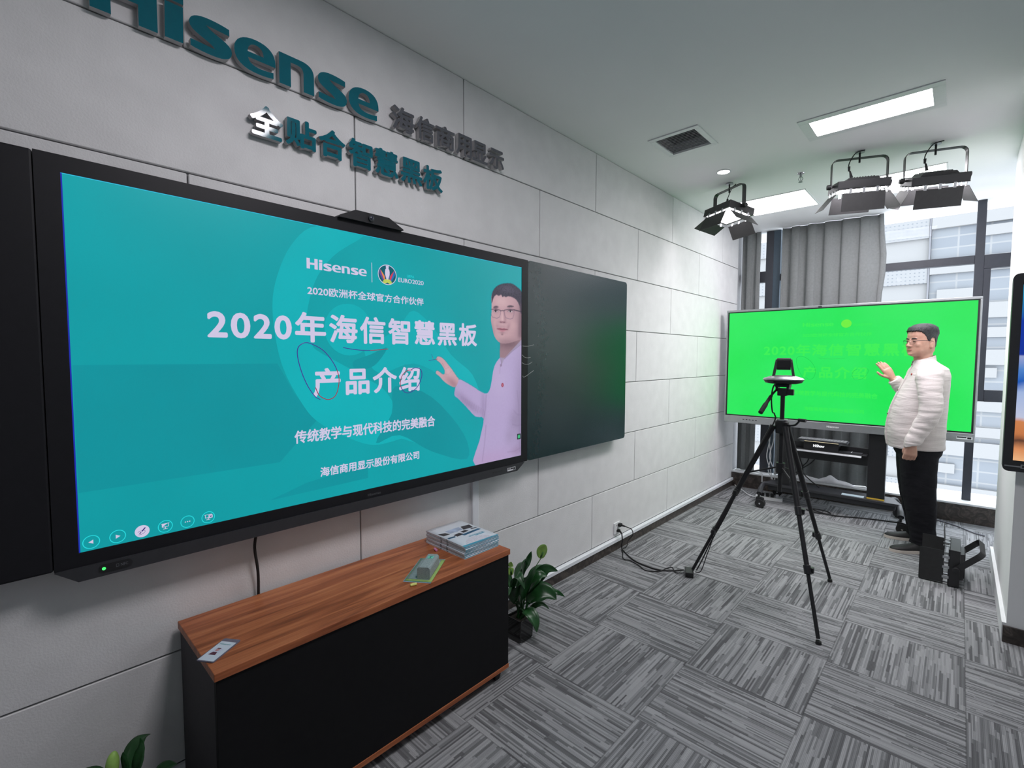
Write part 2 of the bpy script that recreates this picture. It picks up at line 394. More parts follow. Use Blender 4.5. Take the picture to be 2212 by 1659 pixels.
WY = lambda x: YWL(x)+.135
def member(name, x0, x1, z0, z1, dep, mat):
    b = MB(); f = lambda x: WY(x)
    b.add([(x0,f(x0),z0),(x1,f(x1),z0),(x1,f(x1)+dep,z0),(x0,f(x0)+dep,z0),(x0,f(x0),z1),(x1,f(x1),z1),(x1,f(x1)+dep,z1),(x0,f(x0)+dep,z1)], [(0,1,5,4),(4,5,6,7),(2,3,7,6),(3,0,4,7),(1,2,6,5),(3,2,1,0)])
    return b.build(name, mat, win, bevel=.003)
member('mullion', .255, .330, .18, ZC, .11, M['frame'])
member('mullion', .330, .400, .18, ZC, .13, M['frame2'])
member('mullion', 1.960, 2.022, .18, ZC, .11, M['frame'])
member('mullion', 2.0225, 2.068, 1.10, 2.29, .07, M['frame'])
member('transom', .02, .2545, 2.340, 2.462, .07, M['frame'])
member('transom', .4005, 1.9595, 2.345, 2.418, .07, M['frame'])
member('transom', 2.0225, 2.85, 2.292, 2.414, .07, M['frame'])
member('transom', .4005, 1.9595, 1.098, 1.205, .07, M['frame'])
member('transom', 2.0685, 2.85, 1.098, 1.205, .07, M['frame'])
for (x0, x1, z0, z1) in ((.02,.255,.18,2.34),(.02,.255,2.462,ZC),(.40,1.96,.18,1.098),(.40,1.96,1.205,2.345),(.40,1.96,2.418,ZC),(2.022,2.88,.18,1.098),(2.068,2.88,1.205,2.292),(2.022,2.88,2.414,ZC)):
    b = MB(); b.quad((x0,WY(x0)+.04,z0),(x1,WY(x1)+.04,z0),(x1,WY(x1)+.04,z1),(x0,WY(x0)+.04,z1)); b.build('pane', M['glass'], win)

# ================================================================ blackboard with the slide
fx = lambda u, v, d: (d, u, v)       # wall lettering: u along the wall, v up, d out into the room
root = thing('smart_blackboard', 'long black wall-mounted smart blackboard showing a turquoise presentation slide', 'blackboard', (.0,1.087,.84))
SX = .080
b = MB(); b.box((.012,-1.02,.887), (SX,.0855,2.040)); b.build('writing_panel', M['bezel'], root, bevel=.006)
b = MB(); b.prism(rrect(2.0865,.887,3.196,2.040,.022), fx, .012, SX); b.build('writing_panel', M['board'], root, bevel=.004)
b = MB()   # display frame around the lit area
ys0, ys1, zs0, zs1 = .1392, 2.0342, .9270, 1.9930
b.box((.010,.0865,.887), (SX-.004,2.0855,2.040))
for lo, hi in (((SX-.004,.0865,.887),(SX,2.0855,zs0)), ((SX-.004,.0865,zs1),(SX,2.0855,2.040)), ((SX-.004,.0865,zs0),(SX,ys0,zs1)), ((SX-.004,ys1,zs0),(SX,2.0855,zs1))): b.box(lo, hi)
b.build('display_frame', M['bezel'], root)
b = MB(); b.prism([(.135,.846),(1.992,.846),(2.055,.8865),(.085,.8865)], fx, .012, .088); b.prism(rrect(.180,.856,.258,.880,.011), fx, .088, .0895, 1)
bar = b.build('control_bar', [M['dgrey'], M['black']], root, bevel=.003)
b = MB(); b.cyl((.0895,.191,.868), (.0905,.191,.868), .0045, n=14); b.build('power_light', em('power led', srgb(70,255,110), 1.6), bar)
b = MB()
for y, w in ((1.800,.006), (1.822,.006), (1.845,.006)): b.box((.088,y-w,.866), (.0884,y+w,.871))
b.cyl((.088,1.866,.868), (.0884,1.866,.868), .005, n=12); b.build('port', M['black'], bar)
b = MB(); b.box((.088,1.911,.856), (.0884,1.976,.874)); b.box((.0884,1.914,.863), (.0886,1.955,.872), 1); fit_text(b, 'OK', (1.918,.864,1.942,.871), fx, 0, d=(.0888,.0888)); b.box((.0884,1.958,.858), (.0887,1.973,.872), 2)
b.build('rating_label', [M['paper'], M['black'], M['dgrey']], bar)
b = MB(); fit_text(b, '\u25a2 NFC', (.219,.864,.247,.873), fx, 0, d=(.0897,.0897)); b.build('sensor_marking', pm('dim print', (.16,.17,.19,1)), bar)

# ---- brand lettering, drawn as outlines (x-height 1, baseline 0)
def letter_loops(ch):
    if ch == 'H': return [[(0,0),(.43,0),(.43,.55),(1.02,.55),(1.02,0),(1.45,0),(1.45,1.40),(1.02,1.40),(1.02,.83),(.43,.83),(.43,1.40),(0,1.40)]]
    if ch == 'i': return [[(0,0),(.43,0),(.45,1.0),(.02,1.0)], [(.03,1.075),(.46,1.075),(.465,1.38),(.035,1.38)]]
    if ch == 'e':
        o = [(1.24,.40),(.40,.40)]+bez((.40,.40),(.42,.24),(.55,.175),(.78,.175))+bez((.78,.175),(.93,.175),(1.06,.19),(1.17,.215))+[(1.17,.03)]+bez((1.17,.03),(1.02,0),(.88,-.012),(.70,-.012))+bez((.70,-.012),(.25,-.012),(0,.16),(0,.49))+bez((0,.49),(0,.82),(.25,1.012),(.64,1.012))+bez((.64,1.012),(1.04,1.012),(1.24,.83),(1.24,.50))
        h = [(.39,.575),(.87,.575)]+bez((.87,.575),(.87,.75),(.78,.85),(.64,.85))+bez((.64,.85),(.49,.85),(.40,.75),(.39,.575))[:-1]
        return [o, h]
    if ch == 'n':
        return [[(0,0),(.38,0),(.38,.80),(.56,.80)]+bez((.56,.80),(.74,.80),(.81,.74),(.81,.58))+[(.81,0),(1.18,0),(1.18,.62)]+bez((1.18,.62),(1.18,.88),(1.03,1.0),(.70,1.0))+[(0,1.0)]]
    if ch == 's':
        return [[(.02,.05)]+bez((.02,.05),(.2,.005),(.40,-.012),(.62,-.012))+bez((.62,-.012),(.95,-.012),(1.13,.09),(1.13,.30))+bez((1.13,.30),(1.13,.58),(.62,.60),(.44,.80))+[(1.07,.765),(1.07,.955)]+bez((1.07,.955),(.90,.995),(.72,1.012),(.52,1.012))+bez((.52,1.012),(.20,1.012),(.0,.91),(0,.70))+bez((0,.70),(0,.44),(.52,.41),(.67,.205))+[(.02,.245)]]
BRAND = [('H',0.,1.45), ('i',1.61,.465), ('s',2.215,1.13), ('e',3.41,1.24), ('n',4.75,1.18), ('s',6.08,1.08), ('e',7.235,1.24)]
BW = 8.475
def add_letter(mb, ch, x0, sc, scx, o, fn, d0, d1, mi=0, ms=0):
    loops = [[(o[0]+(x0+u)*scx, o[1]+v*sc) for u, v in lp] for lp in letter_loops(ch)]
    groups = [loops] if ch == 'e' else [[l] for l in loops]
    for g in groups:
        flat = [p for l in g for p in l]
        tri = tessellate_polygon([[Vector((u, v, 0)) for u, v in l] for l in g])
        n = len(flat)
        mb.add([fn(u, v, d1) for u, v in flat], [tuple(t) for t in tri], mi)
        if d1 != d0:
            mb.add([fn(u, v, d0) for u, v in flat], [tuple(reversed(t)) for t in tri], ms)
            k = 0
            for l in g:
                m = len(l); mb.add([fn(u, v, d0) for u, v in l]+[fn(u, v, d1) for u, v in l], [(i, (i+1) % m, m+(i+1) % m, m+i) for i in range(m)], ms)
def brand(mb, u0, v0, width, fn, d0, d1=None, mi=0, height=None):
    s = width/BW; sv = s if height is None else height/1.4
    for ch, x, w in BRAND: add_letter(mb, ch, x, sv, s, (u0, v0), fn, d0, d0 if d1 is None else d1, mi, mi)
b = MB(); brand(b, 1.056, .8965, .0635, fx, SX+.0004); b.build('brand_mark', pm('dim print 2', (.07,.072,.08,1)), root)
b = MB()   # four chalk strokes running over the joint to the right panel
for pts in ([(2.040,1.553),(2.075,1.552),(2.110,1.556),(2.140,1.562)], [(2.038,1.503),(2.06,1.489),(2.085,1.486),(2.110,1.488)], [(2.038,1.458),(2.06,1.450),(2.095,1.450),(2.125,1.462)], [(2.044,1.384),(2.052,1.376),(2.080,1.385),(2.138,1.412)]):
    b.tube([(SX+.0006, u, v) for u, v in [p[:2] for p in catmull([(u, v, 0) for u, v in pts], 5)]], .0011, 6)
b.build('chalk_stroke', pm('chalk line', (.50,.52,.50,1), .9), root)

# ---- the slide
T0, TW = srgb(13,152,160), srgb(206,196,226)
e_bg = em('slide turquoise', srgb(13,157,165), 1., .07, 1.6); e_lt = em('slide light turquoise', srgb(14,172,180), 1., .05, 2.); e_dk = em('slide deep turquoise', srgb(12,146,156), 1., .05, 2.)
e_w = em('slide white', srgb(206,198,226)); e_cy = em('slide cyan line', srgb(40,214,220)); e_red = em('pen red', srgb(150,40,70)); e_pur = em('pen purple', srgb(60,44,140))
e_blue = em('panel edge blue', srgb(30,44,170))
b = MB(); b.quad((SX-.003,ys0,zs0),(SX-.003,ys1,zs0),(SX-.003,ys1,zs1),(SX-.003,ys0,zs1))
b.box((SX-.0032,ys0,zs0), (SX-.0028,ys0+.0035,zs1), 1); b.box((SX-.0032,ys0,zs1-.002), (SX-.0028,ys1,zs1), 2)
scr = b.build('screen', [e_bg, e_blue, em('edge cyan', srgb(60,190,225))], root, recalc=False)
def flat(mb, pts, d, mi=0): mb.add([(SX-.003+d, u, v) for u, v in pts], [tuple(t) for t in tessellate_polygon([[Vector((u, v, 0)) for u, v in pts]])], mi)
def sm(pts, n=5, closed=True): return [tuple(p[:2]) for p in catmull([(u, v, 0) for u, v in pts], n, closed)]
clampb = lambda pts: [(min(max(u, ys0+.001), ys1-.0008), min(max(v, zs0+.001), zs1-.001)) for u, v in pts]
def disc(mb, c, r, d, mi=0, n=28, ry=None): flat(mb, [(c[0]+r*math.cos(2*PI*i/n), c[1]+(ry or r)*math.sin(2*PI*i/n)) for i in range(n)], d, mi)
def ringf(mb, c, r, w, d, mi=0, n=36, ry=None):
    ry = ry or r
    vs = [(SX-.003+d, c[0]+(r+s*w)*math.cos(2*PI*i/n), c[1]+(ry+s*w)*math.sin(2*PI*i/n)) for s in (-.5, .5) for i in range(n)]
    mb.add(vs, [(i, (i+1) % n, n+(i+1) % n, n+i) for i in range(n)], mi)
# faint swirl behind the words
b = MB()
outer = [(1.06,1.992),(.862,1.992),(.759,1.901),(.698,1.751),(.689,1.622),(.716,1.46),(.779,1.325),(.846,1.237),(.972,1.158),(1.094,1.112),(1.23,1.123)]
inner = [(1.40,1.04),(1.25,1.18),(1.16,1.33),(1.06,1.40),(.93,1.47),(.859,1.508),(.831,1.535),(.812,1.615),(.821,1.697),(.858,1.802),(.932,1.895),(1.033,1.969)]
flat(b, clampb(sm(outer, 5, False)+[(1.42,1.05)]+sm(inner, 5, False)), .0004)
disc(b, (.985,1.60), .105, .0006); flat(b, sm([(1.05,1.52),(1.12,1.56),(1.22,1.62),(1.30,1.70),(1.42,1.62),(1.52,1.50),(1.66,1.40),(1.70,1.28),(1.50,1.38),(1.30,1.46),(1.12,1.42)], 4), .00045)
flat(b, sm([(1.00,1.47),(1.08,1.50),(1.16,1.53),(1.10,1.455),(1.02,1.435)], 5), .0007, 1)
flat(b, sm([(1.20,1.36),(1.18,1.24),(1.10,1.12),(1.22,1.14),(1.40,1.04),(1.62,.97),(1.60,1.10),(1.40,1.30)], 4), .0005, 1)
flat(b, [(.66,.965),(1.06,.975),(1.06,1.035),(.80,1.005)], .0006, 1); flat(b, [(.145,1.465),(.70,1.465),(.76,1.35),(.84,1.24),(.70,1.10),(.145,1.10)], .0003, 1)
b.build('slide_swirl', [e_lt, e_dk], scr, recalc=False)
b = MB()
fs_ = lambda u, v, d: (SX-.003+d, u, v)
brand(b, .815, 1.8245, .252, fs_, .001, None, 0, .0395)
b.build('slide_logo', e_w, scr, recalc=False)
for txt_, bx_, bo_, sp_ in (('2020欧洲杯全球官方合作伙伴', (.816,1.7255,1.357,1.7605), .022, 1.), ('2020年海信智慧黑板', (.479,1.544,1.692,1.659), .029, 1.14), ('产品介绍', (.830,1.333,1.332,1.4465), .030, 1.16), ('传统教学与现代科技的完美融合', (.755,1.160,1.4185,1.211), .026, 1.), ('海信商用显示股份有限公司', (.852,1.016,1.325,1.055), .026, 1.)):
    b = MB(); fit_text(b, txt_, bx_, fs_, 0, bo_, sp_, (.001,.001)); b.build('slide_text', e_w, scr, recalc=False)
b = MB()   # tournament badge with its wording
flat(b, [(1.0900,1.803),(1.0925,1.803),(1.0925,1.885),(1.0900,1.885)], .001, 0)
cx, cy = 1.1655, 1.8435; ringf(b, (cx, cy), .0445, .003, .0012, 0, ry=.0415); disc(b, (cx, cy), .0440, .0008, 1, ry=.0410)
def wedge(pts, mi, d=.0011): flat(b, [(cx+u*.044, cy+v*.041) for u, v in pts], d, mi)
wedge([(-.80,.45),(-.25,-.15),(-.22,-.70),(-.50,-.60),(-.9,.1)], 2); wedge([(-.78,.5),(-.45,.05),(-.30,-.2),(-.28,-.6),(-.40,-.5),(-.62,.05)], 3, .0013); wedge([(.80,.45),(.25,-.15),(.22,-.70),(.50,-.60),(.9,.1)], 4)
wedge([(.78,.5),(.45,.1),(.28,-.2),(.26,-.62),(.40,-.5),(.6,.02)], 5, .0013); wedge([(-.55,-.78),(0,-.62),(.55,-.78),(.30,-.95),(0,-.80),(-.30,-.95)], 6, .0014); wedge([(-.55,-.75),(-.3,-.5),(0,-.42),(.3,-.5),(.55,-.75),(0,-.62)], 6, .0013)
wedge([(-.17,.95),(.17,.95),(.14,.62),(.22,.55),(.26,.3),(.25,0),(.16,-.3),(.1,-.5),(-.1,-.5),(-.16,-.3),(-.25,0),(-.26,.3),(-.22,.55),(-.14,.62)], 0, .0016)
fit_text(b, 'EURO', (1.221,1.8195,1.2925,1.8385), fs_, 0, .02, 1., (.001,.001)); fit_text(b, '2020', (1.2945,1.8195,1.3575,1.8385), fs_, 0, .004, .92, (.001,.001)); fit_text(b, 'UEFA', (1.2665,1.8455,1.305,1.857), fs_, 7, .0, 1., (.001,.001))
b.build('slide_logo', [e_w, em('badge deep teal', srgb(6,92,106)), em('badge violet', srgb(110,70,150)), em('badge orange', srgb(228,140,70)), em('badge blue', srgb(40,110,180)), em('badge red', srgb(206,60,80)), em('badge lime', srgb(190,206,90)), e_cy], scr, recalc=False)
# the presenter keyed into the slide: a soft-edged picture carried on a fine grid of coloured screen cells
import numpy as np
GS = .002; U0, U1, V0, V1 = 1.415, 2.0336, .9275, 1.900
gu_ = np.arange(U0, U1+1e-9, GS); gv_ = np.arange(V0, V1+1e-9, GS); UU, VV = np.meshgrid(gu_, gv_)
def blur(a, r):
    if r <= 0: return a
    k = np.exp(-.5*(np.arange(-int(3*r)-1, int(3*r)+2)/r)**2); k /= k.sum(); h = len(k)//2
    p = np.pad(a, h, mode='edge'); p = sum(k[i]*p[:, i:i+a.shape[1]] for i in range(len(k))); return sum(k[i]*p[i:i+a.shape[0], :] for i in range(len(k)))
def pmask(poly, r=.7):
    m = np.zeros(UU.shape, bool); n = len(poly)
    for i in range(n):
        (x0, y0), (x1, y1) = poly[i], poly[(i+1) % n]
        if y0 == y1: continue
        m ^= ((VV > min(y0, y1)) & (VV <= max(y0, y1)) & (UU < x0+(VV-y0)*(x1-x0)/(y1-y0)))
    return blur(m.astype(float), r)
IMG = np.zeros(UU.shape+(3,)); ALP = np.zeros(UU.shape); IMG[:] = (13,150,158)
def lay(mask, col, k=1., cover=False):
    global IMG, ALP
    m = (mask*k)[..., None]; IMG = IMG*(1-m)+np.asarray(col, float)*m
    if cover: ALP = np.maximum(ALP, mask)
blob = lambda u, v, ru, rv, rot=0.: np.exp(-(((UU-u)*math.cos(rot)+(VV-v)*math.sin(rot))/ru)**2-((-(UU-u)*math.sin(rot)+(VV-v)*math.cos(rot))/rv)**2)
def stroke(pts, w, r=.6):
    d = np.full(UU.shape, 9.)
    for (x0, y0), (x1, y1) in zip(pts, pts[1:]):
        t = np.clip(((UU-x0)*(x1-x0)+(VV-y0)*(y1-y0))/max(1e-9, (x1-x0)**2+(y1-y0)**2), 0, 1); d = np.minimum(d, np.hypot(UU-x0-t*(x1-x0), VV-y0-t*(y1-y0)))
    return blur(np.clip((w-d)/GS+.5, 0, 1), r)
rng = np.random.default_rng(3); grain = blur(rng.normal(0, 1, UU.shape), 1.2)*2.4
E_ = 2.06
body = sm([(1.682,.92),(1.708,1.055),(1.738,1.165),(1.678,1.183),(1.611,1.242),(1.562,1.283),(1.538,1.303),(1.548,1.348),(1.567,1.379),(1.611,1.364),(1.67,1.336),(1.713,1.312),(1.762,1.298),(1.789,1.334),(1.807,1.412),(1.826,1.455),(1.864,1.488),(1.897,1.481),(2.03,1.578),(E_,1.60),(E_,.92)], 3)
hand = sm([(1.567,1.379),(1.555,1.393),(1.523,1.43),(1.493,1.461),(1.466,1.484),(1.439,1.493),(1.429,1.484),(1.431,1.474),(1.451,1.461),(1.468,1.441),(1.478,1.424),(1.476,1.408),(1.463,1.408),(1.440,1.423),(1.427,1.423),(1.425,1.411),(1.451,1.393),(1.473,1.372),(1.507,1.352),(1.545,1.342)], 4)
head = sm([(1.803,1.83),(1.797,1.743),(1.792,1.685),(1.803,1.64),(1.821,1.596),(1.859,1.568),(1.916,1.566),(1.976,1.578),(2.033,1.600),(E_,1.68),(E_,1.80),(2.0,1.85),(1.90,1.855)], 4)
hair = sm([(1.797,1.775),(1.800,1.827),(1.83,1.863),(1.877,1.884),(1.945,1.894),(1.995,1.88),(2.040,1.847),(E_,1.751),(2.028,1.735),(2.016,1.778),(1.990,1.808),(1.962,1.819),(1.925,1.823),(1.905,1.816),(1.891,1.820),(1.880,1.814),(1.868,1.826),(1.850,1.818),(1.832,1.822),(1.812,1.806)], 3)
# neck, shirt
lay(pmask([(1.858,1.47),(1.860,1.60),(2.05,1.62),(2.05,1.57),(1.897,1.46)]), (150,120,130), 1, True); lay(pmask([(1.858,1.47),(1.860,1.60),(2.05,1.62),(2.05,1.57),(1.897,1.46)])*blob(1.93,1.565,.09,.03), (112,86,98), .8)
mb_ = pmask(body); lay(mb_, (176,160,200), 1, True)
lay(mb_*blob(2.04,1.20,.06,.30), (138,124,156), .75); lay(mb_*blob(1.985,1.13,.05,.06,.5), (142,128,160), .6); lay(mb_*blob(1.94,1.05,.04,.05), (150,136,168), .5); lay(mb_*blob(1.86,1.36,.07,.09), (186,172,208), .5); lay(mb_*blob(1.78,.94,.20,.05), (178,150,190), .6); lay(mb_*blob(2.0,.96,.05,.03), (150,128,160), .5)
lay(mb_*blob(1.62,1.26,.10,.022,-.62), (146,130,166), .75); lay(mb_*blob(1.735,1.23,.018,.08), (150,134,172), .6)
for k in range(13): u0 = 1.585+k*.0125; lay(mb_*stroke([(u0,1.292-.50*(u0-1.585)),(u0+.009,1.262-.52*(u0-1.585)-.004*(k % 3))], .0014), (138,122,156), .55)
for pts, k in (([(1.738,1.165),(1.752,1.22),(1.757,1.292)], .6), ([(1.998,1.30),(2.012,1.22),(2.018,1.10),(2.022,.95)], .5), ([(1.728,.94),(1.747,1.05),(1.755,1.13)], .5), ([(1.96,1.115),(2.0,1.10),(2.032,1.105)], .5), ([(1.92,.962),(1.98,.958),(2.03,.972)], .4), ([(1.97,1.19),(2.0,1.165),(2.03,1.16)], .4), ([(1.864,1.45),(1.858,1.40)], .3)): lay(mb_*stroke(pts, .0022, 1.1), (132,116,152), k)
lay(pmask([(1.862,1.488),(1.872,1.446),(1.893,1.479),(1.950,1.518),(2.05,1.572),(2.05,1.602),(1.897,1.486)]), (156,144,172), .9); lay(stroke([(1.893,1.479),(1.950,1.518),(2.05,1.572)], .0012), (128,112,142), .8); lay(stroke([(1.872,1.449),(1.864,1.487)], .0012), (120,100,128), .7)
lay(stroke([(1.863,1.450),(1.866,1.440),(1.873,1.444),(1.869,1.452)], .0018), (120,98,122), .9)
lay(blur(((UU-1.88)**2/.0092**2+(VV-1.337)**2/.0112**2 < 1).astype(float), .6), (152,52,74)); lay(stroke([(1.878,1.333),(1.880,1.342),(1.883,1.333)], .0014), (206,150,170), .8)
# hand
mh = pmask(hand); lay(mh, (196,158,168), 1, True); lay(mh*blob(1.53,1.36,.05,.02,-.7), (160,122,134), .8); lay(mh*stroke([(1.505,1.440),(1.482,1.432),(1.464,1.460)], .0012), (158,118,130), .7); lay(mh*stroke([(1.480,1.408),(1.500,1.404),(1.520,1.420)], .0014), (164,124,136), .6); lay(mh*blob(1.50,1.42,.018,.03,.7), (208,172,182), .7)
# head
m_ = pmask(head); lay(m_, (190,154,162), 1, True); lay(m_*blob(2.06,1.68,.075,.16), (132,104,116), .9); lay(m_*blob(1.93,1.565,.10,.028), (150,120,130), .9); lay(m_*blob(1.80,1.62,.022,.06), (160,126,136), .7); lay(m_*blob(1.87,1.79,.05,.028), (204,170,176), .8); lay(m_*blob(1.965,1.665,.030,.030), (198,162,168), .6); lay(m_*blob(1.825,1.670,.016,.025), (200,164,170), .6); lay(m_*blob(1.875,1.605,.025,.010), (196,160,166), .6)
for u, v, w, b2 in ((1.829,1.735,.022,1.758), (1.943,1.742,.032,1.770)):
    lay(m_*blob(u, v+.005, w*1.05, .014), (150,116,130), .75); lay(sm_ := pmask(sm([(u-w*.66,v-.002),(u-w*.1,v+.0065),(u+w*.62,v+.001),(u,v-.0065)], 4), .5), (214,200,208), .9); lay(blur((((UU-u+.002)/.0068)**2+((VV-v)/.0062)**2 < 1).astype(float), .5)*np.clip(sm_*1.5, 0, 1), (46,38,50), 1.); lay(stroke([(u-w*.68,v-.001),(u-w*.1,v+.0070),(u+w*.64,v+.002)], .0017, .5), (58,44,58), .9)
    lay(pmask(sm([(u-w*.95,b2-.006),(u-w*.2,b2+.004),(u+w*.9,b2+.001),(u+w*.1,b2-.006)], 4), 1.), (76,62,76), .9)
lay(m_*pmask([(1.884,1.745),(1.896,1.740),(1.908,1.690),(1.896,1.682)], 2.), (158,122,134), .7); lay(m_*blob(1.878,1.70,.008,.032), (210,176,182), .8); lay(m_*blob(1.880,1.679,.026,.0055), (138,98,112), .85); lay(stroke([(1.862,1.679),(1.870,1.676)], .0017), (92,58,74), .8); lay(stroke([(1.888,1.677),(1.899,1.680)], .0017), (92,58,74), .8)
lay(m_*blob(1.840,1.655,.012,.020,.4), (168,130,142), .5); lay(m_*blob(1.925,1.655,.010,.022,-.5), (160,122,134), .6)
lay(pmask(sm([(1.836,1.641),(1.860,1.6465),(1.876,1.645),(1.892,1.6465),(1.922,1.641),(1.876,1.637)], 4), .8), (146,84,102), .9); lay(pmask(sm([(1.846,1.637),(1.876,1.639),(1.910,1.637),(1.878,1.627)], 4), .9), (180,118,134), .85); lay(stroke([(1.836,1.6405),(1.876,1.6390),(1.922,1.6405)], .0013, .5), (96,54,72), .9); lay(m_*blob(1.878,1.622,.020,.005), (150,114,124), .7); lay(blob(1.877,1.613,.008,.0045), (110,82,94), .7); lay(m_*blob(1.878,1.655,.03,.006), (170,134,144), .5)
mhair = pmask(hair, 1.); lay(mhair, (62,58,74), 1, True); lay(mhair*blob(1.92,1.86,.07,.022), (92,88,106), .7); lay(mhair*np.clip(blur(rng.normal(0, 1, UU.shape), .9)*2.2, 0, 1), (40,36,50), .5); lay(pmask([(2.005,1.60),(2.012,1.70),(2.02,1.79),(E_,1.79),(E_,1.60)], 4)*m_, (104,80,94), .55)
# spectacles
for pts in ([(1.792,1.741),(1.794,1.715),(1.802,1.702),(1.836,1.697),(1.856,1.705),(1.863,1.722),(1.864,1.739)], [(1.892,1.742),(1.896,1.718),(1.906,1.704),(1.940,1.699),(1.962,1.706),(1.970,1.725),(1.972,1.750)]): lay(stroke(pts, .0012, .6), (96,80,108), .75)
for pts, w in (([(1.792,1.741),(1.830,1.747),(1.864,1.741)], .0016), ([(1.892,1.744),(1.930,1.752),(1.972,1.752)], .0018), ([(1.864,1.738),(1.878,1.742),(1.892,1.740)], .0016), ([(1.970,1.752),(2.05,1.744)], .0026)): lay(stroke(pts, w, .6), (58,48,66), .9)
lay(pmask([(1.790,1.740),(1.793,1.715),(1.800,1.702),(1.800,1.742)], .6)*(1-m_), (60,170,180), .8, True)
# volume icon of the panel
lay(((UU > 2.000) & (UU < 2.031) & (VV > 1.022) & (VV < 1.054)).astype(float), (20,36,36)); lay(blur((((UU-2.015)/.010)**2+((VV-1.038)/.011)**2 < 1).astype(float), .6), (70,190,130))
IMG = np.clip(IMG+grain[..., None], 0, 255); c_ = IMG/255.; LIN = np.where(c_ <= .04045, c_/12.92, ((c_+.055)/1.055)**2.4)
nv_, nu_ = UU.shape; idx = np.arange(nv_*nu_).reshape(nv_, nu_); keep = (ALP[:-1,:-1]+ALP[1:,1:]+ALP[:-1,1:]+ALP[1:,:-1] > .12)
q_ = np.stack([idx[:-1,:-1], idx[:-1,1:], idx[1:,1:], idx[1:,:-1]], -1)[keep]
used = np.unique(q_); remap = np.full(nv_*nu_, -1); remap[used] = np.arange(len(used)); q_ = remap[q_]
me = bpy.data.meshes.new('slide_presenter'); me.vertices.add(len(used)); me.vertices.foreach_set('co', np.stack([np.full(len(used), SX-.003+.0016), UU.ravel()[used], VV.ravel()[used]], -1).astype(np.float32).ravel())
me.loops.add(q_.size); me.loops.foreach_set('vertex_index', q_.ravel().astype(np.int32)); me.polygons.add(len(q_)); me.polygons.foreach_set('loop_start', (np.arange(len(q_))*4).astype(np.int32)); me.update(calc_edges=True)
ca = me.color_attributes.new('picture', 'FLOAT_COLOR', 'POINT'); ca.data.foreach_set('color', np.concatenate([LIN.reshape(-1, 3)[used], np.ones((len(used), 1))], 1).astype(np.float32).ravel())
m, nt, pb = new_mat('slide presenter picture'); at = N(nt, 'ShaderNodeVertexColor', layer_name='picture'); nt.links.new(at.outputs['Color'], pb.inputs['Emission Color']); pb.inputs['Emission Strength'].default_value = 1; pb.inputs['Base Color'].default_value = (.005,.005,.006,1); pb.inputs['Roughness'].default_value = .35; pb.inputs['Specular IOR Level'].default_value = .25
me.materials.append(m); o_ = bpy.data.objects.new('slide_presenter', me); COL.objects.link(o_); attach(o_, scr)
def pen(pts, w=.0016):   # pen marks on the slide
    q = [(SX-.003+.0026, p[0], p[1]) for p in catmull([(u, v, 0) for u, v in pts], 6)]; h = len(q)*2//3; b = MB()
    b.tube(q[:h+1], w, 6, 0); b.tube(q[h:], w, 6, 1); b.build('pen_stroke', [e_pur, e_red], scr, recalc=False)
pen([(.839,1.371),(.855,1.338),(.891,1.321),(.923,1.34),(.936,1.4),(.919,1.456),(.878,1.51),(.834,1.536),(.802,1.543),(.776,1.525),(.773,1.489),(.787,1.431),(.809,1.378),(.836,1.337),(.857,1.323)][::-1])
pen([(.956,1.527),(1.013,1.519),(1.077,1.517),(1.164,1.524)]); pen([(1.289,1.43),(1.259,1.427),(1.233,1.403),(1.225,1.366),(1.243,1.335),(1.273,1.328),(1.314,1.35),(1.34,1.394),(1.338,1.429),(1.308,1.44),(1.285,1.433)][::-1]); pen([(1.382,1.473),(1.435,1.48)], .0011); pen([(1.399,1.503),(1.407,1.483)], .0009)
for k, y in enumerate((.167,.227,.286,.345,.405,.464)):   # slide-show buttons
    b = MB(); zc = .9515; r = .0185
    if k == 2: disc(b, (y, zc), r, .001, 0)
    else: ringf(b, (y, zc), r, .0022, .001, 1)
    if k == 0: flat(b, [(y-.0065,zc),(y+.0045,zc-.006),(y+.0045,zc+.006)], .001, 0)
    if k == 1: flat(b, [(y+.0065,zc),(y-.0045,zc-.006),(y-.0045,zc+.006)], .001, 0)
    if k == 2:
        b.tube([(SX-.0008,y+.008,zc+.010),(SX-.0008,y-.001,zc)], .0017, 5, 2); b.tube([(SX-.0008,y-.003,zc-.002),(SX-.0008,y-.007,zc-.0065)], .0013, 5, 2)
        b.tube([(SX-.0008, y+u, zc+v) for u, v in ((-.011,-.001),(-.006,.002),(-.002,.002))], .0005, 5, 2); b.tube([(SX-.0008, y+u, zc+v) for u, v in ((.003,.003),(.008,-.001),(.004,-.006),(-.003,-.009),(-.010,-.009))], .0005, 5, 2)
    if k in (3, 5):
        for u0, v0, u1, v1 in ((-.011,.008,.011,.0095), (-.009,-.002,.009,-.0005), (-.009,-.002,-.0075,.009), (.0075,-.002,.009,.009), (-.001,-.007,.001,-.001), (-.006,-.0085,.006,-.007)):
            if k == 3 or u0 != .0075: flat(b, [(y+u0,zc+v0),(y+u1,zc+v0),(y+u1,zc+v1),(y+u0,zc+v1)], .001, 0)
        if k == 3: flat(b, [(y-.009,zc-.002),(y+.006,zc+.009),(y-.009,zc+.009)], .001, 0)
        else:
            flat(b, rrect(y+.001, zc-.0035, y+.013, zc+.0075, .002, 3), .0012, 0)
            for s in (1, -1): b.tube([(SX-.0008,y+.004,zc+.002-.003*s),(SX-.0008,y+.010,zc+.002+.003*s)], .0008, 5, 2)
    if k == 4: [disc(b, (y+u, zc), .0018, .001, 0, 10) for u in (-.006,0,.006)]
    b.build('slideshow_button', [e_w, e_cy, em('button ink', srgb(40,20,110))], scr, recalc=False)

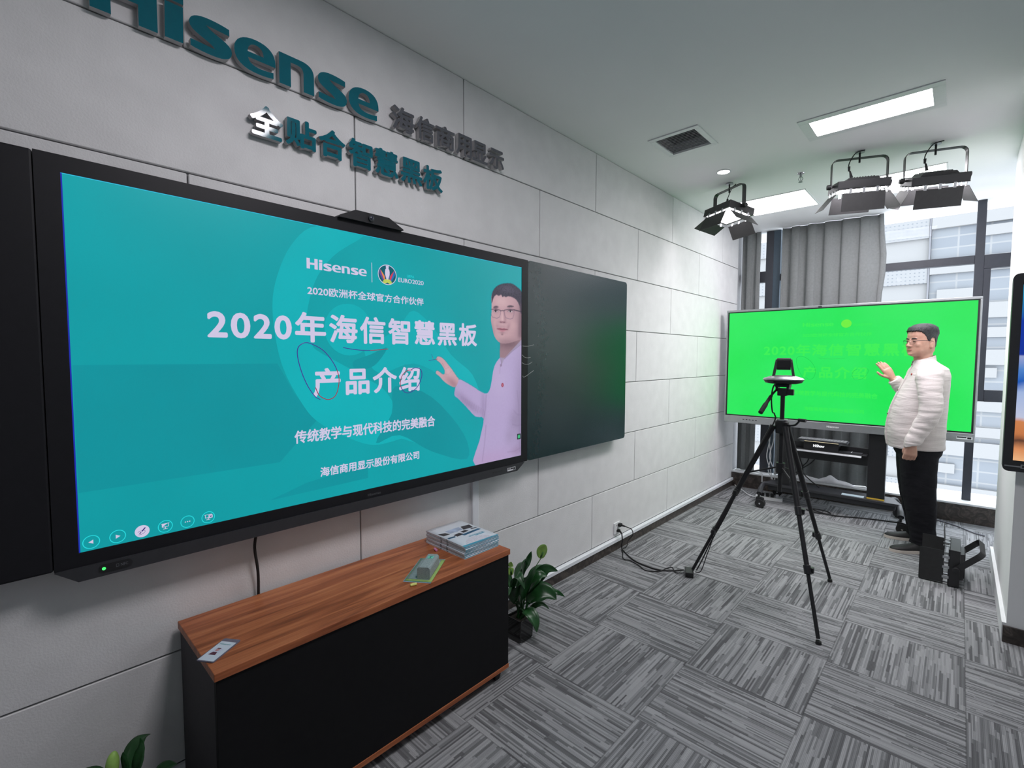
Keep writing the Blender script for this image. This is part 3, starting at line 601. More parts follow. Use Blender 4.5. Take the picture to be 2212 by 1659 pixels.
# ---- camera on the top edge
root = thing('conference_camera', 'black wedge shaped conference camera sitting on top edge of blackboard', 'camera', (.05,1.09,2.04))
b = MB(); b.prism([(.940,2.0402),(1.238,2.0402),(1.236,2.046),(1.165,2.081),(1.010,2.081),(.942,2.048)], fx, .030, .098); b.build('camera_body', M['black'], root, bevel=.006, seg=3)
b = MB(); b.cyl((.0955,1.078,2.060), (.106,1.078,2.060), .0135, .0125, 24); b.build('lens_barrel', M['dgrey'], root, 40)
b = MB(); b.ell((.1055,1.078,2.060), (.004,.0095,.0095)); b.build('lens', pm('lens glass', (.02,.022,.035,1), .05, spec=.9), root, 80)

# ================================================================ raised signs on the wall
FZ = .030
root = thing('wall_sign', 'large teal raised latin brand name on the wall, above the Chinese letters', 'sign', (.015,.69,2.5))
for ch, y0, y1 in (('H',.223,.384), ('i',.402,.455), ('s',.469,.5935), ('e',.601,.7375), ('n',.7505,.8805), ('s',.8965,1.0165), ('e',1.0245,1.1625)):
    w = {'H':1.45,'i':.465,'s':1.13,'e':1.24,'n':1.18}[ch]; sc = .1115
    b = MB(); add_letter(b, ch, 0, sc, (y1-y0)/w, (y0, 2.4965), fx, .008, FZ, 0, 1); 
    for uu in (.25, .75): b.cyl((0, y0+(y1-y0)*(.14 if ch != 'i' else .5), 2.51+.06*uu), (.0085, y0+(y1-y0)*(.14 if ch != 'i' else .5), 2.51+.06*uu), .004, n=8, mi=1)
    b.build('letter', [M['teal'], M['ledge']], root, 30)
def cjk_sign(name, label, s, boxes, bold, mat):
    root = thing(name, label, 'sign', (.015, (boxes[0][0]+boxes[-1][2])/2, boxes[0][1]))
    for ch, bx in zip(s, boxes):
        b = MB(); fit_text(b, ch, bx, fx, 1, bold, 1., (.008, FZ))
        me = b.build('letter', [mat, M['ledge']], root, 30)
        for p in me.data.polygons:
            if p.normal.x > .9: p.material_index = 0
        b2 = None
    return root
cjk_sign('wall_sign', 'teal raised Chinese letters on the wall just above the blackboard', '全贴合智慧黑板', [(.645,2.283,.760,2.394),(.768,2.285,.887,2.391),(.895,2.283,1.007,2.394),(1.022,2.281,1.132,2.394),(1.143,2.281,1.260,2.393),(1.272,2.282,1.390,2.392),(1.395,2.282,1.512,2.392)], .031, M['teal'])
cjk_sign('wall_sign', 'smaller grey raised Chinese letters right of the teal brand name', '海信商用显示', [(1.230,2.499,1.350,2.605),(1.360,2.499,1.462,2.605),(1.472,2.499,1.589,2.605),(1.598,2.501,1.702,2.605),(1.706,2.501,1.815,2.605),(1.826,2.501,1.940,2.605)], .026, M['greyac'])
b = MB(); b.box((0,1.717,.03), (.016,1.761,.8455)); tag(b.build('cable_trunking', M['wcap'], bevel=.003), 'white vertical cable trunking under the blackboard, behind the brochure stack', 'trunking')
b = MB(); b.tube(catmull([(.05,.622,.8457),(.04,.618,.79),(.03,.630,.70),(.022,.633,.62),(.011,.633,.55)], 6), .0052, 10); tag(b.build('power_cable', M['rubber'], None, 60), 'black cable dropping from the blackboard to behind the walnut cabinet', 'cable')
# ================================================================ ceiling fittings
def ceiling_light(label, x0, y0, x1, y1, recess, fr, mat='panel'):
    root = thing('ceiling_light', label, 'ceiling light', ((x0+x1)/2,(y0+y1)/2,ZC), 'panel lights in the ceiling'); b = MB()
    zf = ZC-.006
    for lo, hi in (((x0,y0),(x1,y0+fr)), ((x0,y1-fr),(x1,y1)), ((x0,y0+fr),(x0+fr,y1-fr)), ((x1-fr,y0+fr),(x1,y1-fr))): b.box((*lo,zf), (*hi,ZC-.0005))
    zd = ZC+.045 if recess else ZC-.003
    if recess:   # side walls of the recess
        for (a, c) in (((x0+fr,y0+fr),(x0+fr+.006,y1-fr)), ((x1-fr-.006,y0+fr),(x1-fr,y1-fr)), ((x0+fr,y0+fr),(x1-fr,y0+fr+.006)), ((x0+fr,y1-fr-.006),(x1-fr,y1-fr))): b.box((*a,zf), (*c,zd))
    b.build('light_frame', M['white'], root, bevel=.0015)
    b = MB(); b.quad((x0+fr,y0+fr,zd),(x0+fr,y1-fr,zd),(x1-fr,y1-fr,zd),(x1-fr,y0+fr,zd)); b.build('diffuser', M[mat], root, recalc=False)
M['panel'] = glow('lit diffuser', (1,.955,1,1), PANEL_E); M['panel1'] = glow('lit diffuser, brighter tubes', (1,.955,1,1), PANEL_E*1.7); M['panel2'] = glow('lit diffuser, dimmer tubes', (1,.955,1,1), PANEL_E*.16)  # outputs set apart only to balance brightness along the left wall
ceiling_light('recessed white panel light, largest and nearest in the ceiling, beside the square grille', 1.125,3.335,1.790,3.672, True, .048, 'panel1')
ceiling_light('square lit panel light low at left, behind the leftmost studio lamp', .335,4.665,.900,5.215, False, .012, 'panel2')
ceiling_light('square lit panel light behind the two right studio lamps', 1.215,4.730,1.780,5.300, False, .012)
ceiling_light('panel light above the blackboard, mirrored white in the first teal Chinese letter', 1.13,.64,1.73,1.24, False, .015)
root = thing('air_vent', 'square white framed ceiling grille with dark slats near the left wall', 'air vent', (.516,3.115,ZC)); b = MB()
x0,y0,x1,y1,fr = .351,2.955,.679,3.301,.034
for lo, hi in (((x0,y0),(x1,y0+fr)), ((x0,y1-fr),(x1,y1)), ((x0,y0+fr),(x0+fr,y1-fr)), ((x1-fr,y0+fr),(x1,y1-fr))): b.box((*lo,ZC-.007), (*hi,ZC-.0005))
b.build('vent_frame', M['white'], root, bevel=.002)
for k in range(13):
    y = y0+fr+.012+k*.0212; b = MB(); b.box((x0+fr,y,ZC+.000), (x1-fr,y+.0125,ZC+.004), 0, Matrix.Translation((0,y,ZC)) @ Matrix.Rotation(R(28),4,'X') @ Matrix.Translation((0,-y,-ZC)))
    b.build('slat', pm('vent slat', (.36,.36,.37,1), .6) if k == 0 else bpy.data.materials['vent slat'], root)
b = MB(); b.box((x0+fr+.001,y0+fr+.001,ZC+.06), (x1-fr-.001,y1-fr-.001,ZC+.07)); b.build('duct_back', M['black'], root)
root = thing('downlight', 'small round lit downlight beside the leftmost studio lamp', 'downlight', (.529,3.822,ZC))
b = MB(); b.loft([[(.529+r*math.cos(2*PI*i/28),3.822+r*math.sin(2*PI*i/28),z) for i in range(28)] for r, z in ((.052,ZC-.0005),(.052,ZC-.006),(.043,ZC-.008),(.041,ZC-.0005))], 0, False); b.build('trim_ring', M['white'], root, 40)
b = MB(); b.add([(.529+.0425*math.cos(2*PI*i/28),3.822+.0425*math.sin(2*PI*i/28),ZC-.005) for i in range(28)], [tuple(range(27,-1,-1))]); b.build('diffuser', glow('lit downlight', (1,.97,.93,1), SPOT_E), root, recalc=False)
root = thing('sprinkler', 'small pendant fire sprinkler between the studio lamps', 'sprinkler', (.95,4.259,ZC)); b = MB()
b.cyl((.95,4.259,ZC-.0005), (.95,4.259,ZC-.006), .026, .022, 20); b.build('escutcheon', M['chrome'], root, 40); b = MB()
b.cyl((.95,4.259,ZC-.006), (.95,4.259,ZC-.032), .008, n=10); b.tube([(.942,4.259,ZC-.030),(.934,4.259,ZC-.045),(.948,4.259,ZC-.066)], .0025, 6); b.tube([(.958,4.259,ZC-.030),(.966,4.259,ZC-.045),(.952,4.259,ZC-.066)], .0025, 6); b.cyl((.95,4.259,ZC-.036), (.95,4.259,ZC-.066), .003, n=8); b.cyl((.95,4.259,ZC-.066), (.95,4.259,ZC-.069), .014, n=14)
b.build('sprinkler_head', M['silver'], root, 40)

# ================================================================ studio lamps with barn doors
M['lampbody'] = pm('lamp black', (.016,.016,.018,1), .45); M['door'] = pm('barn door black', (.020,.020,.021,1), .55, var=.15)
def studio_lamp(label, group, lit, doors=(30,30,40,40), yoke_tilt=0., cable=True, mount=True, stripe=None):
    """local frame: light leaves along -Z, yoke pivots on the X axis; returns root at the pivot"""
    root = thing('studio_lamp', label, 'studio lamp', (0,0,0), group)
    wx, wy, hz = .150, .120, .034
    b = MB(); b.box((-wx,-wy,-hz), (wx,wy,hz*.5)); b.prism([(-.105,.012),(-.085,.036),(.085,.036),(.105,.012)], lambda u, v, d: (u, d, v), -.085, .085)
    for k in range(9): b.box((-.064+k*.016-.003,-.080,.034), (-.064+k*.016+.003,.080,.042))
    body = b.build('lamp_body', M['lampbody'], root, bevel=.004)
    b = MB(); b.box((-wx,-wy,-hz-.006), (wx,-wy+.014,-hz)); b.box((-wx,wy-.014,-hz-.006), (wx,wy,-hz)); b.box((-wx,-wy+.014,-hz-.006), (-wx+.014,wy-.014,-hz)); b.box((wx-.014,-wy+.014,-hz-.006), (wx,wy-.014,-hz)); b.build('front_rim', M['lampbody'], root)
    b = MB(); b.quad((-wx+.014,-wy+.014,-hz-.002),(-wx+.014,wy-.014,-hz-.002),(wx-.014,wy-.014,-hz-.002),(wx-.014,-wy+.014,-hz-.002))
    b.build('led_face', (M['leddim'] if lit == 2 else M['led']) if lit else M['ledoff'], root, recalc=False)
    # four hinged flaps: near (-Y), far (+Y), left (-X), right (+X)
    for (n, ax, sgn, half, ln, ang) in (('y',0,-1,.122,.120,doors[0]), ('y',0,1,.122,.120,doors[1]), ('x',1,-1,.106,.122,doors[2]), ('x',1,1,.106,.122,doors[3])):
        b = MB(); g = .022; t = .0016; a = R(ang)
        prof = [(0,0),(0,-g),(math.sin(a)*ln,-g-math.cos(a)*ln)]
        edge = wy if n == 'y' else wx
        def pt(w, u, v): return (w, sgn*(edge+u), -hz-.006+v) if n == 'y' else (sgn*(edge+u), w, -hz-.006+v)
        p1, p2 = prof[1], prof[2]; nx, nz = math.cos(a)*t, math.sin(a)*t
        flare = .002
        vs = []
        for (u, v), hw in ((p1, half), (p2, half+flare*(1 if n == 'y' else .9))):
            for s in (-1, 1):
                for k in (0, 1): vs.append(pt(s*hw, u+k*nx, v+k*nz))
        b.add(vs, [(0,2,6,4),(1,5,7,3),(0,1,3,2),(4,6,7,5),(0,4,5,1),(2,3,7,6)])
        door = b.build('barn_door', M['door'], root)
        for s in (-.62, 0, .62):
            b = MB(); w = half*s; 
            v8 = [pt(w+dw, u, v) for v in (.006, -g-.006) for u in (-.002, .003) for dw in (-.008, .008)]
            b.add(v8, [(0,1,3,2),(4,6,7,5),(0,4,5,1),(2,3,7,6),(0,2,6,4),(1,5,7,3)]); b.build('hinge', M['silver'], door)
    # yoke: flat bar bent into a U
    T = Matrix.Rotation(R(yoke_tilt), 4, 'X'); b = MB(); yw, yh, rr, tk, bw = .163, .178, .035, .004, .017
    path = [(-yw,-.012)]+[(-yw, .03), (-yw, yh-rr)]+[(-yw+rr-rr*math.cos(R(a)), yh-rr+rr*math.sin(R(a))) for a in (22,45,68,90)]+[(yw-rr+rr*math.sin(R(a)), yh-rr+rr*math.cos(R(a))) for a in (0,22,45,68,90)]+[(yw,.03),(yw,-.012)]
    rings = []
    for i, (u, v) in enumerate(path):
        d = Vector((path[min(i+1,len(path)-1)][0]-path[max(i-1,0)][0], path[min(i+1,len(path)-1)][1]-path[max(i-1,0)][1])).normalized(); nn = (-d.y*tk/2, d.x*tk/2)
        rings.append([T @ Vector((u+s*nn[0], y, v+s*nn[1])) for s, y in ((-1,-bw),(1,-bw),(1,bw),(-1,bw))])
    b.loft(rings); yk = b.build('yoke', M['lampbody'], root)
    if stripe:
        b = MB(); fit_text(b, stripe, (-.012,.010,.014,.105), lambda u, v, d: T @ Vector((-yw-.0026-d, (u), v)), 0, 0, 1., (0,0)); yk2 = b
    for s in (-1, 1):
        b = MB(); b.cyl((s*.150,0,0), (s*.172,0,0), .007, n=10); b.cyl((s*.166,0,0), (s*.188,0,0), .018, .016, 14); b.build('tilt_knob', M['blackm'], root, 40)
    if mount:
        b = MB(); b.cyl(T @ Vector((0,0,yh-.030)), T @ Vector((0,0,yh+.045)), .006, n=10); b.build('mounting_bolt', M['blackm'], yk, 40); b = MB(); b.cyl(T @ Vector((0,0,yh+.036)), T @ Vector((0,0,yh+.045)), .028, n=18); b.build('mounting_plate', M['silver'], yk, 40)
    if cable:
        b = MB(); b.tube(catmull([(.02,.0,yh+.042),(-.03,.01,yh+.030),(-.062,.015,yh-.03),(-.060,.01,yh-.075),(-.052,.005,.075),(-.045,0,.055)], 6), .0032, 8); b.cyl((-.062,.013,yh-.052), (-.0605,.011,yh-.082), .008, .006, 10); b.cyl((-.056,.007,.095), (-.046,0,.050), .0045, .010, 10)
        b.build('power_lead', M['rubber'], root, 50)
    return root
M['led'] = glow('lit studio led', (1,.94,.99,1), STUDIO_E); M['leddim'] = glow('lit studio led, dimmed', (1,.94,.99,1), STUDIO_E*.20); M['ledoff'] = pm('unlit led face', (.55,.55,.5,1), .3)
def hang(root, x, y, yawd, tiltd, drop):
    root.matrix_basis = Matrix.Translation((x, y, ZC-drop)) @ Matrix.Rotation(R(yawd), 4, 'Z') 
    return root
def studio_hang(label, x, y, yawd, tiltd, doors, lit=1):
    L = studio_lamp(label, 'studio lamps hanging from the ceiling', lit, doors, yoke_tilt=-tiltd)
    L.matrix_basis = Matrix.Translation((x, y, ZC-.001-.223)) @ Matrix.Rotation(R(yawd), 4, 'Z') @ Matrix.Rotation(R(tiltd), 4, 'X')
    return L
studio_hang('black studio lamp with barn doors hanging nearest the left wall, its light face showing', .473, 4.115, -30, -12, (14,38,68,46), 2)
studio_hang('black studio lamp with barn doors hanging in the middle of the three', 1.341, 4.088, 24, 9, (2,25,38,32))
studio_hang('black studio lamp with barn doors hanging rightmost, next to the white pillar', 1.727, 4.269, 20, 18, (0,25,24,30))
FL = studio_lamp('black studio lamp standing on its side on the carpet behind the man, yoke tilted up', None, False, (0,86,3,8), yoke_tilt=-48, cable=False, mount=False)

# ================================================================ building across the street
bd = thing('office_building', 'pale office building with rows of windows seen outside through the glass', 'building', (0,42,-14))
KF = 42/16
fX = lambda x: 1.9026+(x-1.9026)*KF
fZ = lambda z: 1.49+(z-1.49)*KF
M['fac'] = pm('facade white', (0.1119,0.1119,0.1132,1), .8, var=.03, scale=.6); M['facw'] = pm('facade white bright', (0.1320,0.1320,0.1320,1), .7, var=.02)
def facglass():
    m, nt, b_ = new_mat('facade glazing'); L = nt.links.new; tc = N(nt, 'ShaderNodeTexCoord'); br = N(nt, 'ShaderNodeTexBrick'); mp = N(nt, 'ShaderNodeMapping'); mp.inputs['Rotation'].default_value = (R(90),0,0)
    L(tc.outputs['Object'], mp.inputs[0]); L(mp.outputs[0], br.inputs['Vector']); br.offset = 0
    br.inputs['Color1'].default_value = (0.0748,0.0845,0.0988,1); br.inputs['Color2'].default_value = (0.0943,0.1028,0.1138,1); br.inputs['Mortar'].default_value = (0.1184,0.1216,0.1255,1)
    br.inputs['Scale'].default_value = 1.; br.inputs['Mortar Size'].default_value = .05; br.inputs['Brick Width'].default_value = 1.5; br.inputs['Row Height'].default_value = .72
    L(br.outputs['Color'], b_.inputs['Base Color']); b_.inputs['Roughness'].default_value = .4
    return m
M['facg'] = facglass()
def facperf():
    m, nt, b_ = new_mat('perforated screen'); L = nt.links.new; tc = N(nt, 'ShaderNodeTexCoord'); sp = N(nt, 'ShaderNodeSeparateXYZ'); L(tc.outputs['Object'], sp.inputs[0])
    q = lambda o: math_n(nt, 'POWER', math_n(nt, 'SUBTRACT', math_n(nt, 'FRACT', math_n(nt, 'DIVIDE', o, .235)), .5), 2.)
    d2 = math_n(nt, 'ADD', q(sp.outputs['X']), math_n(nt, 'MULTIPLY', q(sp.outputs['Z']), 2.2))
    L(ramp(nt, d2, [(.028, (0.0650,0.0728,0.0845,1)), (.045, (0.1249,0.1268,0.1301,1))]), b_.inputs['Base Color']); b_.inputs['Roughness'].default_value = .7
    return m
M['perf'] = facperf()
b = MB(); b.box((-45,42.6,-30), (45,50,12.6)); b.build('facade', M['fac'], bd)
FH = 2.95
for k in range(-7, 3):
    z = fZ(4.70)+k*FH
    b = MB(); b.box((fX(1.245),42.2,z), (40,42.62,z+.95)); b.build('spandrel', M['facw'], bd)
    b = MB(); b.box((fX(1.245),42.5,z-FH+.95), (40,42.62,z)); b.build('window', M['facg'], bd)
    xx = fX(1.245)+.4; i = 0
    while xx < 9:
        if (i*7+k*3) % 4 != 0:
            w = 1.1+((i*5+k*11) % 7)*.22; zz = z-((i*3+k) % 3)*.42-.80; b = MB(); b.box((xx,42.28,zz), (xx+w,42.55,zz+.62)); b.build('sunshade_panel', M['facw'], bd)
        xx += 1.9; i += 1
    b = MB(); b.box((-40,42.3,z-.52), (fX(1.20),42.62,z+.80 if k % 2 else z+.98)); b.build('perforated_screen', M['perf'], bd)
    b = MB(); b.box((-40,42.5,z-FH+.98), (fX(1.20),42.62,z-.52)); b.build('spandrel', M['facw'], bd)
b = MB(); b.box((fX(1.205),42.25,-25), (fX(1.24),42.62,12.4)); b.build('drainpipe', pm('facade grey', (0.0813,0.0826,0.0923,1), .6), bd)

# ================================================================ curtains
def curtain(label, x0, x1, folds, amp, z0, y_off, tail=None, ph=0.):
    n = folds*14; b = MB(); rows = 14; vs = []
    for j in range(rows+1):
        t = j/rows; z = z0+(ZC-.004-z0)*t; a = amp*(1-.25*t)
        for i in range(n+1):
            s = i/n; ph2 = 2*PI*folds*s+ph+.35*math.sin(3*s+2*t)
            x = x0+(x1-x0)*s+.012*math.sin(2*ph2+.7); cc = (.5+.5*math.cos(ph2))**2.2; y = YWL(x)+y_off-a*(1.7*cc-.55)*(.75+.25*math.sin(5.1*s+1))+.008*math.sin(2*ph2+1)+.006*math.sin(9*t+4*s)
            if tail and s > .9: q = (s-.9)/.1; y += .05*q*math.sin(PI*min(1, max(0, (t-.45)*2))); x += .035*q*math.exp(-((t-.83)/.09)**2)
            vs.append((x, y, z))
    fs = [(j*(n+1)+i, j*(n+1)+i+1, (j+1)*(n+1)+i+1, (j+1)*(n+1)+i) for j in range(rows) for i in range(n)]
    b.add(vs, fs)
    return tag(b.build('curtain', M['curtain'], None, 180, solid=.003), label, 'curtain', None)
curtain('narrow grey curtain bunched in the corner against the left wall', .022, .205, 2, .026, .185, .090, ph=.6)
curtain('wide grey pleated curtain hanging behind the green display', .415, 1.300, 6, .034, .185, .092, tail=True)
# ---- place the lamp that stands on the floor: light face toward -X, turned a little toward the camera
FL.matrix_basis = Matrix.Translation((1.937,4.335,.126)) @ Matrix(((0,0,1,0),(1,0,0,0),(0,1,0,0),(0,0,0,1)))

# ================================================================ low cabinet
root = thing('low_cabinet', 'low walnut topped cabinet with plain black front beneath the blackboard', 'cabinet', (.22,.98,0))
CX0,CX1,CY0,CY1,CZ = .026,.414,.378,1.582,.607
b = MB(); b.box((CX0,CY0,CZ-.025),(CX1+.006,CY1,CZ)); b.build('cabinet_top', M['wood'], root, bevel=.002)
b = MB(); b.box((CX0+.004,CY0+.006,.062),(CX1-.019,CY0+.024,CZ-.025)); b.build('side_panel', M['cabside'], root, bevel=.001)
b = MB(); b.box((CX0+.004,CY1-.024,.062),(CX1-.019,CY1-.006,CZ-.025)); b.build('side_panel', M['cabside'], root, bevel=.001)
b = MB(); b.box((CX0+.004,CY0+.024,.064),(CX0+.012,CY1-.024,CZ-.025)); b.build('back_panel', M['cabside'], root)
b = MB(); b.box((CX1-.018,CY0+.006,.063),(CX1,CY1-.006,CZ-.0265)); b.build('front_panel', M['cabblack'], root, bevel=.001)
b = MB(); b.box((CX0+.004,CY0+.004,.042),(CX1+.002,CY1-.004,.062)); b.build('bottom_board', M['wood'], root, bevel=.0015)
for x in (CX0+.045, CX1-.028):
    for y in (CY0+.06, CY1-.06):
        b = MB(); b.add([(x-.018,y-.02,.042),(x+.018,y-.02,.042),(x+.018,y+.02,.042),(x-.018,y+.02,.042),(x-.010,y-.012,0),(x+.010,y-.012,0),(x+.010,y+.012,0),(x-.010,y+.012,0)], [(0,1,2,3),(7,6,5,4),(0,4,5,1),(1,5,6,2),(2,6,7,3),(3,7,4,0)]); b.build('leg', M['blackm'], root)

# ---- things on the cabinet
def oriented(c, xa):      # frame with local x along xa in the plan
    a = math.atan2(xa[1], xa[0]); return Matrix.Translation(c) @ Matrix.Rotation(a, 4, 'Z')
# stack of brochures
TMB = Matrix.Translation((.2165,1.467,CZ))
cyan = pm('cover cyan', (.07,.36,.50,1), .35); covw = pm('cover white', (.72,.76,.82,1), .3, var=.02); phot = pm('cover photo dark', (.045,.04,.045,1), .35, var=.5, scale=30); phot2 = pm('cover photo blue', (.03,.11,.20,1), .35, var=.5, scale=40); phot3 = pm('cover photo pale', (.42,.50,.66,1), .35, var=.2, scale=30)
pages = pm('page edges', (.62,.60,.66,1), .8, var=.2, scale=300)
NB = 9; prev = None
ords = ['lowest', 'second from bottom', 'third from bottom', 'fourth from bottom', 'middle', 'fourth from top', 'third from top', 'second from top', 'topmost']
for k in range(NB):
    t0 = .0064*k; lab = '%s glossy brochure in the stack on the right end of the cabinet' % ords[k]
    if k == NB-1: lab = 'topmost glossy brochure in the stack on the cabinet, its white cover with photos showing'
    root = thing('brochure', lab, 'brochure', (.2165,1.467,CZ+t0), 'brochures stacked on the cabinet')
    ox, oy, ra = random.uniform(-.002,.002), random.uniform(-.0025,.0025), random.uniform(-.8,.8)
    T = TMB @ Matrix.Translation((ox, oy, t0)) @ Matrix.Rotation(R(ra), 4, 'Z')
    lift = lambda x, y: .012*(k/8)*(max(0, -y/.105))**2*0 + .006*(k/8)*math.sin(max(0,(x+.14)/.28)*PI)*0
    cv = lambda x, y: -.006*(k/8)*max(0., (x-.02)/.12)**2*max(0., 1-abs(y+.0)/.16)      # cover sags toward the open end
    def sheet(z, n=12, mi=0, mb=None, hx=.1395, hy=.1045):
        vs = [(-hx+2*hx*i/n, -hy+2*hy*j/6, z+cv(-hx+2*hx*i/n, -hy+2*hy*j/6)) for j in range(7) for i in range(n+1)]
        mb.add(vs, [(j*(n+1)+i, j*(n+1)+i+1, (j+1)*(n+1)+i+1, (j+1)*(n+1)+i) for j in range(6) for i in range(n)], mi, T)
    b = MB(); sheet(.0004, mb=b); b.build('back_cover', covw, root, 180, solid=.0006)
    b = MB(); n = 12; hx, hy = .1385, .1035
    for z0, z1 in ((.0008,.0048),):
        vs = [(-hx+2*hx*i/n, -hy+2*hy*j, z+cv(-hx+2*hx*i/n, -hy+2*hy*j)) for z in (z0, z1) for j in (0, 1) for i in range(n+1)]; q = n+1
        fs = []
        for i in range(n): fs += [(i, i+1, q*2+i+1, q*2+i), (q+i+1, q+i, q*3+i, q*3+i+1), (q*2+i, q*2+i+1, q*3+i+1, q*3+i), (i+1, i, q+i, q+i+1)]
        b.add(vs, fs+[(0,q*2,q*3,q),(n,q+n,q*3+n,q*2+n)], 0, T)
        for xa, xb in ((-.034,-.022), (.010,.022)):   # photo bleed on the near page edges
            b.box((xa,-hy-.0004,z0+.0004),(xb,-hy+.001,z1-.0003), 1, T)
        b.box((hx-.001,-hy,z0),(hx+.0006,hy,z1), 2, T @ Matrix.Translation((0,0,cv(hx,0)*.5)))
    b.build('pages', [pages, phot, cyan], root)
    b = MB(); sheet(.0052, mb=b); cover = b.build('front_cover', covw, root, 180, solid=.0006)
    if k == NB-1:
        b = MB(); g = lambda u, v, d: tuple(T @ Vector((u, v, .0058+d+cv(u, v))))
        def patch(pts, mi, d=0.): b.add([g(u, v, d) for u, v in pts], [tuple(t) for t in tessellate_polygon([[Vector((u, v, 0)) for u, v in pts]])], mi)
        patch([(-.060,-.095),(-.022,-.090),(-.022,-.052),(-.050,-.060)], 1); patch([(-.062,.045),(-.022,.030),(-.015,.085),(-.056,.095)], 1); patch([(-.066,-.05),(-.026,-.046),(-.028,.030),(-.066,.036)], 3)
        patch([(.008,-.094),(.022,-.096),(.026,-.06),(.012,-.05)], 2); patch([(.000,-.050),(.026,-.048),(.022,-.005),(-.006,-.012)], 1); patch([(.020,-.020),(.038,-.016),(.030,.096),(.014,.09)], 2); patch([(-.012,.0),(.010,.004),(.004,.04),(-.014,.032)], 1); patch([(-.010,.062),(.0,.060),(.004,.096),(-.006,.092)], 1); patch([(-.045,-.035),(-.030,-.033),(-.020,-.005),(-.036,-.002)], 3, .0002)
        patch([(.068,.022),(.074,.022),(.074,.080),(.068,.080)], 4); patch([(.124,-.104),(.1394,-.104),(.1394,.104),(.132,.104)], 4, .0001); b.build('cover_print', [covw, phot, phot2, phot3, cyan, pm('cover grey', (.4,.45,.5,1), .5)], cover, recalc=False)
        b = MB(); fit_text(b, '智慧教育方案', (.0,.0,1.,1.), lambda u, v, d: g(.056+.011*(1-v), -.010+.090*u, .0003), 0); b.build('cover_title', cyan, cover, recalc=False)
        b = MB(); fit_text(b, 'Hisense', (0,0,1,1), lambda u, v, d: g(-.124+.006*(1-v), -.090+.03*u, .0003), 0); b.build('cover_brand', bpy.data.materials['cover grey'], cover, recalc=False)
# duster on its cleaning cloths
e1 = Vector((.433-.343, 1.135-1.070, 0)); c = Vector((.323,1.180,CZ)); Tp = oriented((.320,1.178,CZ), (e1.x, e1.y))
cl = [('lowest pale blue microfibre cloth under the duster', (.52,.60,.74,1), .112, .222, .0008), ('teal microfibre cloth second under the duster', (.10,.36,.36,1), .110, .214, .0020), ('green edged microfibre cloth third under the duster', (.30,.46,.14,1), .107, .208, .0032), ('grey green microfibre cloth directly under the duster, topmost of four', (.27,.35,.35,1), .088, .188, .0044)]
for k, (lab, col, w, h, z) in enumerate(cl):
    b = MB(); n = 8; m_ = 12
    vs = [(-w/2+w*i/n, -h/2+h*j/m_, z+.0008*math.sin(9*i/n+k)*math.sin(7*j/m_)) for j in range(m_+1) for i in range(n+1)]
    off = Matrix.Translation((-.004+.002*k, .004-.001*k, 0)) if k < 3 else Matrix.Translation((-.006,.006,0))
    b.add(vs, [(j*(n+1)+i, j*(n+1)+i+1, (j+1)*(n+1)+i+1, (j+1)*(n+1)+i) for j in range(m_) for i in range(n)], 0, Tp @ off)
    tag(b.build('cleaning_cloth', pm('cloth %d' % k, col, .95, var=.08, scale=90, bump=.4, bscale=700), None, 180, solid=.001), lab, 'cloth', 'cleaning cloths under the duster')
root = thing('board_duster', 'grey felt board duster with green tag lying on the cloths', 'duster', (.355,1.178,CZ+.005)); Te = oriented((.345,1.172,CZ+.0055), (e1.x, e1.y))
b = MB(); b.prism([(-.026,0),(.026,0),(.026,.040),(.020,.047),(-.020,.047),(-.026,.040)], lambda u, v, d: Te @ Vector((u, d, v)), -.066, .066); b.build('felt_block', pm('grey felt', (.30,.36,.36,1), .95, var=.15, scale=200, bump=.6, bscale=600), root, bevel=.004, seg=3)
b = MB(); b.box((-.012,.018,.0468),(.012,.046,.0474), 0, Te); b.box((-.002,.022,.0474),(.002,.042,.0476), 1, Te); b.box((-.007,.022,.0474),(.007,.025,.0476), 1, Te); b.box((-.007,.039,.0474),(.007,.042,.0476), 1, Te); b.build('tag', [pm('tag green', (.16,.55,.42,1), .6), pm('tag print', (.03,.22,.18,1), .6)], root)
for lab, c0, ax, col in (('short yellow chalk stub at the front edge of the cabinet top', (.393,1.064), (.3,.95), (.72,.74,.22,1)), ('short pink chalk stub in front of the brochure stack', (.186,1.333), (.95,-.25), (.78,.30,.52,1))):
    d = Vector((ax[0], ax[1], 0)).normalized()*.0125; p = Vector((c0[0], c0[1], CZ+.0056)); b = MB(); b.cyl(p-d, p+d, .0054, n=16); tag(b.build('chalk_stub', pm('chalk '+lab.split()[1], col, .9, var=.08, scale=120), None, 40, bevel=.0012), lab, 'chalk', None)
root = thing('name_badge', 'clear plastic name badge with portrait card on left end of the cabinet', 'badge', (.308,.422,CZ)); eb = Vector((.363-.315,.403-.371,0)); Tb = oriented((.308,.4225,CZ), (eb.x, eb.y))
b = MB(); b.prism(rrect(-.0285,-.056,.0285,.056,.005), lambda u, v, d: Tb @ Vector((u, v, d)), .0002, .0030); b.build('sleeve', pm('clear plastic edge', (.16,.15,.20,1), .12, spec=.6), root)
b = MB(); b.prism(rrect(-.0255,-.0525,.0255,.040,.002), lambda u, v, d: Tb @ Vector((u, v, d)), .0030, .0034)
G = lambda u, v, d: tuple(Tb @ Vector((u, v, .0036+d)))
b.build('card', pm('card white', (.62,.68,.76,1), .25, var=.02), root); b = MB()
